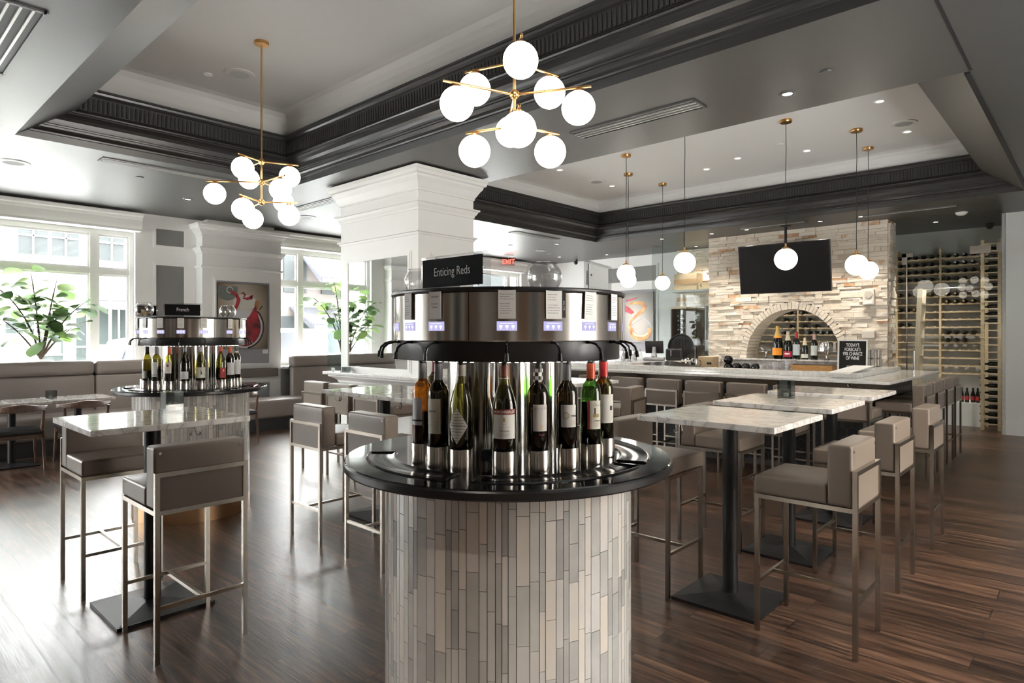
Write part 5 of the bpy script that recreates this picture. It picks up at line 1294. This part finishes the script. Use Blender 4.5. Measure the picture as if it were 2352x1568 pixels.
speaker(-9.3,11.0,ZS,'round speaker in the far ceiling above the fish bowl',SOFF)
def vent(x0,y0,x1,y1,lab,n=4):
    t = thing('air_vent', lab, 'air vent', ((x0+x1)/2,(y0+y1)/2,ZS), 0, 'linear ceiling vents'); a, b = (x1-x0)/2, (y1-y0)/2
    M().box(-a,-b,-.003,a,b,0).build('dark_slot', BLACKM, t, smooth=0)
    ALU = principled('vent_aluminium',(.50,.50,.49),.35,.6); lx = a > b; w = min(a,b)
    m = M()
    for s in (-1,1):
        if lx: m.box(-a-.012,s*b-.012,-.012,a+.012,s*b+.012,0); m.box(s*a-.012,-b,-.012,s*a+.012,b,0)
        else: m.box(s*a-.012,-b-.012,-.012,s*a+.012,b+.012,0); m.box(-a,s*b-.012,-.012,a,s*b+.012,0)
    m.build('vent_frame', SOFF, t, smooth=0)
    for k in range(1,n):
        c = -w+2*w*k/n
        (M().box(-a,c-.007,-.016,a,c+.007,-.003) if lx else M().box(c-.007,-b,-.016,c+.007,b,-.003)).build('blade', ALU, t, smooth=0)
vent(-8.05,2.05,-7.87,3.42,'linear vent in the pale ceiling left of the tray edge')
vent(-3.68,4.80,-2.44,5.02,'linear vent in the dark ceiling band, right of the near chandelier')
vent(-9.0,4.80,-7.85,4.98,'linear vent beside the column capital, behind the far chandelier')
vent(-5.9,.66,-4.6,.90,'large linear vent at the top left corner of the frame')
vent(-8.07,8.65,-7.88,9.9,'linear vent in the ceiling beyond the column')
vent(-4.76,11.14,-3.65,11.24,'thin slot vent in the ceiling above the television',2)
vent(-2.80,11.30,-1.56,11.40,'thin slot vent in the ceiling right of the stone wall',2)
t = thing('smoke_detector','white smoke detector on the ceiling in front of the wine room','smoke detector',(-1.60,12.05,ZS)); M().lathe([(.0001,-.045),(.04,-.045),(.07,-.03),(.075,-.012),(.085,-.010),(.085,0)],n=30).build('housing',WHITE,t,smooth=40)
t = thing('dome_camera','small black dome camera on the wine room ceiling','camera',(-1.40,13.55,ZS+.002)); M().lathe([(.0001,-.10),(.03,-.095),(.055,-.06),(.06,-.03),(.07,-.02),(.07,0)],n=24).build('dome',BLACKP,t,smooth=60)
t = thing('dome_camera','small black camera on the ceiling at the far corner of the room','camera',(-9.7,12.9,ZS+.002)); M().sph((0,-.05,-.09),.05,16,10).cyl((0,0,0),(0,-.02,-.07),.02,n=10).build('dome',BLACKP,t,smooth=60)
ex = thing('exit_sign','red EXIT sign hanging from the ceiling in front of the far window','exit sign',(-10.38,11.1,ZS),rad(40))
M().cyl((0,0,0),(0,0,-.07),.012,n=10).box(-.12,-.03,-.02,.12,.03,0).build('ceiling_mount',WHITE,ex,smooth=0)
M().box(-.145,-.006,-.26,.145,.006,-.06).build('clear_panel',thin_glass('exit_acrylic',(.95,.75,.73),0,.05),ex,smooth=0)
REDL = emit('lit_red_letters',(1.,.10,.07),1.6); lettering('EXIT',.155,REDL,ex,'lettering',put(0,-.0075,-.16),sx=.95,bold=.004,ext=.001)

# ================================================================ PAINTINGS (own generic wine scenes)
def flat(parent, name, mat, pts, y, th=.002):
    return M().prism(pts, lambda a,b,h: (a,h,b), y-th, y, 0).build(name, mat, parent, smooth=0)
def grad_mat(name, c_in, c_out, r=.9, cz=0.):
    m = principled(name, c_in, .5); ns, ln = nodes(m); b = ns['Principled BSDF']
    tc = N(m,'ShaderNodeTexCoord'); mp = N(m,'ShaderNodeMapping'); mp.inputs['Location'].default_value = (0,0,cz); mp.inputs['Scale'].default_value = (1/r*1.6,1/r,1/r)
    g = N(m,'ShaderNodeTexGradient',gradient_type='SPHERICAL'); cr = N(m,'ShaderNodeValToRGB')
    cr.color_ramp.elements[0].color = (*c_out,1); cr.color_ramp.elements[1].color = (*c_in,1); cr.color_ramp.elements[1].position = .75
    ln.new(tc.outputs['Object'],mp.inputs[0]); ln.new(mp.outputs[0],g.inputs[0]); ln.new(g.outputs['Fac'],cr.inputs[0]); ln.new(cr.outputs[0],b.inputs['Base Color']); return m
WR = varied(principled('painted_red',(.3,.01,.02),.4),(.05,.012,.016),(.50,.015,.03),7); WD = principled('painted_dark',(.03,.02,.02),.5); PG = principled('painted_pale',(.58,.58,.60),.5)
AMB = varied(principled('painted_amber',(.6,.25,.05),.4),(.42,.13,.02),(.75,.45,.16),6); OR = principled('painted_orange',(.42,.18,.06),.5); GRN = principled('painted_grey_green',(.13,.15,.13),.5)
def ell(cx,cz,a,b,t0=0,t1=360,n=40): return [(cx+a*cos(rad(t0+(t1-t0)*i/n)), cz+b*sin(rad(t0+(t1-t0)*i/n))) for i in range(n+(0 if t1-t0 == 360 else 1))]
def stroke(path, w):
    L, R = [], []
    for i,(x,z) in enumerate(path):
        a = path[max(i-1,0)]; b = path[min(i+1,len(path)-1)]; d = Vector((b[0]-a[0],b[1]-a[1])).normalized(); ww = w[i] if isinstance(w,list) else w
        L.append((x-d.y*ww,z+d.x*ww)); R.append((x+d.y*ww,z-d.x*ww))
    return L+R[::-1]
def arcline(cx,cz,a,b,t0,t1,w,n=28): return stroke(ell(cx,cz,a,b,t0,t1,n), w)
p1 = thing('wine_painting','large painting of red wine poured into a glass, on the pilaster','painting',(XW+.256,4.87,1.88),pi/2)
CW, CH = .425, .55
M().box(-CW,-.035,-CH,CW,0,CH).build('canvas', grad_mat('painted_tan',(.58,.52,.43),(.12,.072,.035),.85), p1, smooth=0)
M().box(-CW-.006,-.036,-CH-.006,-CW,0,CH+.006).box(CW,-.036,-CH-.006,CW+.006,0,CH+.006).box(-CW,-.036,CH,CW,0,CH+.006).box(-CW,-.036,-CH-.006,CW,0,-CH).build('canvas_edge', BLACKP, p1, smooth=0)
Y = -.0355
flat(p1,'painted_bottle',GRN,[(-.41,.50),(-.41,.43)]+ell(-.27,.43,.17,.17,180,360,24)+[(-.10,.50)],Y); flat(p1,'painted_bottle',PG,arcline(-.23,.44,.05,.05,0,360,.007),Y-.002)
flat(p1,'painted_glass',PG,ell(.02,-.18,.33,.36,128,412,44),Y-.001); flat(p1,'painted_glow',principled('painted_ivory',(.60,.57,.52),.5),ell(.03,.24,.20,.13),Y-.0005)
flat(p1,'painted_stream',WR,stroke([(-.22,.42),(-.12,.36),(-.08,.28),(-.11,.18),(-.15,.10)],[.02,.03,.032,.028,.022]),Y-.0035)
flat(p1,'painted_wine',WR,ell(.02,-.18,.285,.335,-125,28,30)+[(.25,.06),(.22,.20),(.16,.10),(.10,.0),(.01,-.07),(-.07,-.15),(-.12,-.26),(-.15,-.38)],Y-.003)
flat(p1,'painted_rim',WD,arcline(.02,-.18,.335,.365,-80,48,.014),Y-.0045); flat(p1,'painted_rim',WD,arcline(.02,-.18,.33,.36,132,250,.007),Y-.0045)
flat(p1,'painted_splash',WR,stroke([(-.05,.385),(.0,.40),(.03,.36),(.0,.31),(.06,.30),(.14,.32),(.16,.36),(.10,.34)],[.004,.016,.014,.016,.022,.026,.018,.004]),Y-.0055)
flat(p1,'painted_figure',OR,[(.19,.20),(.21,.27),(.27,.28),(.28,.20),(.26,.13),(.22,.13)],Y-.0015); flat(p1,'painted_splash',WD,stroke([(.28,.12),(.31,.15),(.34,.19)],.008),Y-.0015)
t = thing('picture_label','small white caption card beneath the red wine painting','label',(XW+.256,5.28,1.27),pi/2); M().box(-.05,-.004,-.035,.05,0,.035).build('card',PAPER,t,smooth=0)
p2 = thing('wine_painting','painting of amber wine swirling into a glass, on the far wall','painting',(-8.13,YF-.005,1.99),0)
CW, CH = .39, .60
M().box(-CW,-.035,-CH,CW,0,CH).build('canvas', grad_mat('painted_silver_grey',(.52,.49,.45),(.13,.125,.12),.95,.1), p2, smooth=0)
M().box(-CW-.006,-.036,-CH,-CW,0,CH).box(CW,-.036,-CH,CW+.006,0,CH).build('canvas_edge', BLACKP, p2, smooth=0)
flat(p2,'painted_splash',WR,stroke([(-.36,.40),(-.2,.43),(-.02,.47)],[.02,.018,.005]),Y); flat(p2,'painted_splash',WR,[(-.38,.30),(-.26,.24),(-.12,.12),(-.2,.08),(-.38,.14)],Y)
flat(p2,'painted_swirl',AMB,stroke([(-.30,.32),(-.1,.35),(.1,.33),(.17,.25),(.10,.15),(-.06,.05),(-.2,-.08),(-.26,-.22),(-.2,-.38),(-.04,-.5)],[.012,.03,.05,.055,.05,.03,.025,.03,.035,.03]),Y-.002)
flat(p2,'painted_glass',PG,arcline(.06,-.28,.28,.25,-60,75,.012)+[],Y-.003); flat(p2,'painted_glass',PG,stroke([(-.20,-.18),(.06,-.02),(.30,-.16)],.007),Y-.003)
flat(p2,'painted_wine',AMB,arcline(.05,-.30,.25,.20,-190,10,.055),Y-.004); flat(p2,'painted_wine',principled('painted_cream',(.7,.6,.45),.5),arcline(.05,-.33,.22,.12,-165,-20,.022),Y-.006)
p3_ = thing('wine_painting','dark-edged painting left of the amber wine painting, mostly behind the drum','painting',(-9.02,YF-.005,1.99),0)
M().box(-.39,-.035,-.60,.39,0,.60).build('canvas', MATS['painted_silver_grey'], p3_, smooth=0); M().box(-.396,-.036,-.6,-.39,0,.6).box(.39,-.036,-.6,.408,0,.6).build('canvas_edge', BLACKP, p3_, smooth=0)
flat(p3_,'painted_wine',WR,stroke([(.34,-.32),(.2,-.4),(.0,-.42)],.03),Y)
p4_ = thing('wine_painting','narrow wine painting seen only as a reflection in the column mirror','painting',(XW+.275,.46,1.88),pi/2)
M().box(-.40,-.035,-.60,.40,0,.60).build('canvas', MATS['painted_silver_grey'], p4_, smooth=0); M().box(-.41,-.036,-.6,-.40,0,.6).box(.40,-.036,-.6,.41,0,.6).build('canvas_edge', BLACKP, p4_, smooth=0)
flat(p4_,'painted_splash',WR,stroke([(.0,.5),(.15,.2),(.05,-.1),(-.1,-.3),(.1,-.5)],.045),Y); flat(p4_,'painted_swirl',AMB,stroke([(-.2,.4),(.05,.1),(.2,-.2)],.03),Y-.003)

# ================================================================ FIG PLANTS
def fig(loc, lab, stems, seed, nleaf, zmin=.45, size=.11):
    t = thing('fiddle_leaf_fig', lab, 'potted plant', loc, 0)
    rng = random.Random(seed); lv = M(); tint = []; sm = M()
    for top, bend, n in stems:
        b = Vector((0,0,.02)); tp = Vector(top); md = (b+tp)/2+Vector(bend)
        pts = [b*(1-s)**2+md*2*s*(1-s)+tp*s*s for s in [i/9 for i in range(10)]]
        sm.tube([tuple(p) for p in pts],[.016-.0012*i for i in range(10)],7)
        for k in range(n):
            s = zmin+(1.02-zmin)*(k+rng.random()*.8)/n; s = min(s,1.); base = b*(1-s)**2+md*2*s*(1-s)+tp*s*s
            az = 2.4*k+rng.uniform(-.5,.5); el = rng.uniform(-.35,.5); L = size*rng.uniform(.75,1.35)
            d = Vector((cos(az)*cos(el)*.62, sin(az)*cos(el)*1.25, sin(el))).normalized()
            st0 = base; st1 = base+d*L*.45; sm.tube([tuple(st0),tuple(st1)],.0028,5)
            side = d.cross(Vector((0,0,1))).normalized(); nrm = side.cross(d).normalized(); tw = rng.uniform(-.6,.6); side = (side*cos(tw)+nrm*sin(tw)); nrm = side.cross(d).normalized()
            droop = rng.uniform(.15,.45); tn = rng.random()
            prof = [(0,.02),(.12,.22),(.3,.36),(.5,.40),(.68,.48),(.85,.40),(.95,.22),(1.,.03)]; L2 = L*1.45
            rowsv = []
            for u,w in prof:
                c = st1+d*(u*L2)-Vector((0,0,1))*(droop*u*u*L2)
                rowsv += [c-side*(w*L2*.85)+nrm*(.10*w*L2), c, c+side*(w*L2*.85)+nrm*(.10*w*L2)]
            k0 = len(lv.f); lv.add([tuple(v) for v in rowsv],[(3*i+j,3*i+j+1,3*i+j+4,3*i+j+3) for i in range(len(prof)-1) for j in (0,1)]); tint.extend([tn]*(len(lv.f)-k0))
    for i, v in enumerate(lv.v):
        lv.v[i] = (max(v[0], XW-.05-loc[0]) if loc[0] < -9 else v[0], v[1], v[2])
    lv.tint = tint; lv.build('foliage', LEAF, t, smooth=60); sm.build('stems', BARK, t, smooth=60)
    M().lathe([(.0001,0),(.11,0),(.145,.19),(.145,.20),(.13,.20),(.0001,.17)],(0,0,-.19),n=28).build('pot', WHITE, t, smooth=40)
fig((-10.86,2.06,1.20),'fiddle leaf fig in front of the left window above the banquette',[((.05,-.48,.98),(0,.1,.2),22),((.03,-.12,1.22),(0,.02,.1),22),((.04,.18,1.15),(0,.0,.1),20),((.05,.50,.82),(0,-.05,.15),20),((.06,.36,.46),(0,0,.1),9),((.05,-.42,.55),(0,0,.1),14),((.05,.1,.7),(0,.05,.1),10)],4,0,.34,.135)
fig((-10.86,6.85,1.20),'fiddle leaf fig by the second window, left of the column',[((.05,-.62,1.05),(0,.15,.2),16),((.03,-.18,1.38),(0,.05,.1),20),((.04,.15,1.30),(0,0,.1),20),((.05,.55,.95),(0,-.05,.15),18),((.05,-.2,.8),(0,.05,.1),14)],9,0,.34,.14)

# ================================================================ STREET OUTSIDE
struct(M().box(8.5,-14,-.3,9.5,24,6.0).build('wall_sky_blocker_right', principled('sky_blocker_beige',(.36,.33,.30),.8), smooth=0))  # unseen wall added to dim the sky seen through the right window
struct(M().box(-60,-40,-.45,XW-.32,60,-.30).build('floor_street', principled('pale_paving',(.60,.60,.59),.8), smooth=0))
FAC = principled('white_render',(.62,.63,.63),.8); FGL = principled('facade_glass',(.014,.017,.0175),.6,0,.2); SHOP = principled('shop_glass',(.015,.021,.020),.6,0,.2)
bd = thing('building_facade','pale building across the street seen through the windows','building',(0,0,0))
M().box(-21.5,-20,-.3,-20.2,9.6,5.1).build('wall', FAC, bd, smooth=0)
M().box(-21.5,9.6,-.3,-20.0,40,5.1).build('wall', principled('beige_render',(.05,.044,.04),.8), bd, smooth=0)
for y0,y1,z0,z1,mt in ((.5,2.6,3.6,4.6,FGL),(3.35,3.97,3.64,4.6,FGL),(4.06,4.66,3.65,4.6,FGL),(5.12,5.73,3.62,4.6,FGL),(6.3,7.2,3.6,4.6,FGL),(.5,2.9,.2,2.2,SHOP),(3.1,4.3,.2,1.9,SHOP),(4.6,6.6,.2,2.3,SHOP),(7.2,9.2,.2,2.3,SHOP)):
    f = M().box(-20.2,y0,z0,-20.14,y1,z1).build('window', mt, bd, smooth=0)
    m = M(); m.box(-20.14,(y0+y1)/2-.02,z0,-20.10,(y0+y1)/2+.02,z1); m.box(-20.14,y0,(z0+z1)/2-.02,-20.10,y1,(z0+z1)/2+.02); m.build('muntins', FAC, f, smooth=0)
for y0,y1,z0,z1 in ((10.4,11.2,3.0,4.6),(11.8,12.6,3.0,4.6),(13.2,15,3.0,4.6),(10.2,12.4,.2,2.2),(12.8,16,.2,2.2),(17,21,.2,2.2),(17,21,3,4.6)): M().box(-20.0,y0,z0,-19.94,y1,z1).build('window', FGL, bd, smooth=0)
def awning(y0,y1,z0,z1,x,lab,col):
    t = thing('awning',lab,'awning',(0,0,0),0); XA = -19.97 if y0 > 9.6 else -20.17
    m = M(); m.add([(XA,y0,z1),(XA,y1,z1),(x,y1,z0),(x,y0,z0)],[(0,1,2,3)]); m.add([(x,y0,z0),(x,y1,z0),(x,y1,z0-.22),(x,y0,z0-.22)],[(0,1,2,3)]); m.add([(XA,y0,z1),(x,y0,z0),(x,y0,z0-.22)],[(0,1,2)]); m.add([(XA,y1,z1),(x,y1,z0),(x,y1,z0-.22)],[(0,1,2)])
    o = m.build('canvas',principled('awning_%02d' % int(col[0]*99),col,.8),t,smooth=0); o.modifiers.new('t','SOLIDIFY').thickness = .02
awning(4.7,6.0,2.45,2.95,-18.9,'plum grey shop awning behind the left window mullion',(.022,.019,.025)); awning(6.2,7.3,2.35,2.85,-19.0,'second plum grey shop awning right of the mullion',(.022,.019,.025))
awning(.2,2.9,2.6,3.1,-19.0,'faded awning at the far left of the street',(.03,.027,.034)); awning(11.0,13.6,3.45,4.3,-18.6,'slate blue upper awning across the street in the second window',(.015,.016,.022)); awning(10.6,13.6,1.9,2.5,-18.4,'dark lower awning with lettering strip in the second window',(.013,.013,.015))
lettering('HENRY T GRILL BAR',.16,PAPER,bpy.data.objects['awning.004'],'lettering',Matrix.Translation((-18.385,12.1,1.80)) @ Matrix.Rotation(pi/2,4,'Z') @ FRONT)
bn = thing('shop_banner','white shop banner with red lettering in the street','banner',(-18.5,3.05,-.3),pi/2); M().box(-.45,-.02,.6,.45,.02,1.9).box(-.45,-.02,0,-.42,.02,.6).box(.42,-.02,0,.45,.02,.6).build('banner_sheet',PAPER,bn,smooth=0); lettering('BRUNCH',.26,principled('banner_red',(.18,.03,.02),.6),bn,'lettering',Matrix.Translation((.2,-.021,1.25)) @ FRONT @ Matrix.Rotation(pi/2,4,'Z'))
def car(loc, lab, L, H, col, suv, rot=0):
    t = thing('parked_car', lab, 'car', loc, rot); cm = principled('car_paint_%02d' % int(col[0]*99),col,.3); w = .9; l = L/2
    body = [(-l,.35),(-l,.85),(-l+.15,.98),(-l+.35,1.02),(l-1.25,1.02),(l-.15,.86),(l,.7),(l,.35)]
    cab = [(-l+.12,1.0),(-l+.38,H-.06),(-l+.7,H),(l-2.0,H),(l-1.25,1.0)]
    M().prism(body, lambda a,b,h: (h,a,b), -w, w).build('body', cm, t, smooth=0, bevel=.05)
    M().prism(cab, lambda a,b,h: (h,a,b), -w+.08, w-.08).build('cabin', cm, t, smooth=0, bevel=.05)
    gl = [(-l+.42,1.04),(-l+.58,H-.12),(l-2.05,H-.10),(l-1.45,1.04)]
    g = M(); g.prism(gl, lambda a,b,h: (h,a,b), -w+.07, w-.07); g.build('side_windows', principled('car_glass',(.02,.022,.025),.2), t, smooth=0)
    M().box(-w*.8,-l-.005,1.08,w*.8,-l+.42,H-.14).build('rear_window', MATS['car_glass'], t, smooth=0)
    for y in (-l+.85,l-.9):
        for s in (-1,1): M().cyl((s*(w-.12),y,.34),(s*(w+.02),y,.34),.34,n=24).build('wheel', BLACKP, t, smooth=40)
    for s in (-1,1): M().box(s*w-.14,-l-.02,.72,s*w+.02 if s > 0 else s*w+.16,-l+.1,.95).build('tail_lamp', principled('tail_red',(.15,.008,.008),.3), t, smooth=0)
car((-15.4,6.15,-.30),'dark blue parked car seen through the left window',4.5,1.80,(.018,.022,.038),True)
car((-17.6,9.95,-.30),'white parked car seen through the second window',4.9,2.05,(.42,.43,.44),False)
sl = thing('street_post','thin brown street post beyond the left window','post',(-14.2,3.80,-.30)); M().cyl((0,0,0),(0,0,2.7),.03,n=12).build('post',principled('post_brown',(.04,.022,.02),.6),sl); M().sph((0,0,2.74),.06,14,8).build('finial',MATS['post_brown'],sl)

# ================================================================ WORLD, LIGHT, CAMERA
w = bpy.data.worlds.new('daylight'); S.world = w; w.use_nodes = True
bg = w.node_tree.nodes['Background']; bg.inputs[0].default_value = (1.,.99,.975,1); bg.inputs[1].default_value = 23.0; S.view_settings.exposure = 1.1
cam = bpy.data.cameras.new('camera'); cam.sensor_width = 36; cam.lens = 36*1463/2352; cam.shift_y = -13.5/2352; cam.clip_end = 200
co = bpy.data.objects.new('camera', cam); COL.objects.link(co); co.location = (0,0,1.55); co.rotation_euler = (pi/2,0,rad(42.77)); S.camera = co
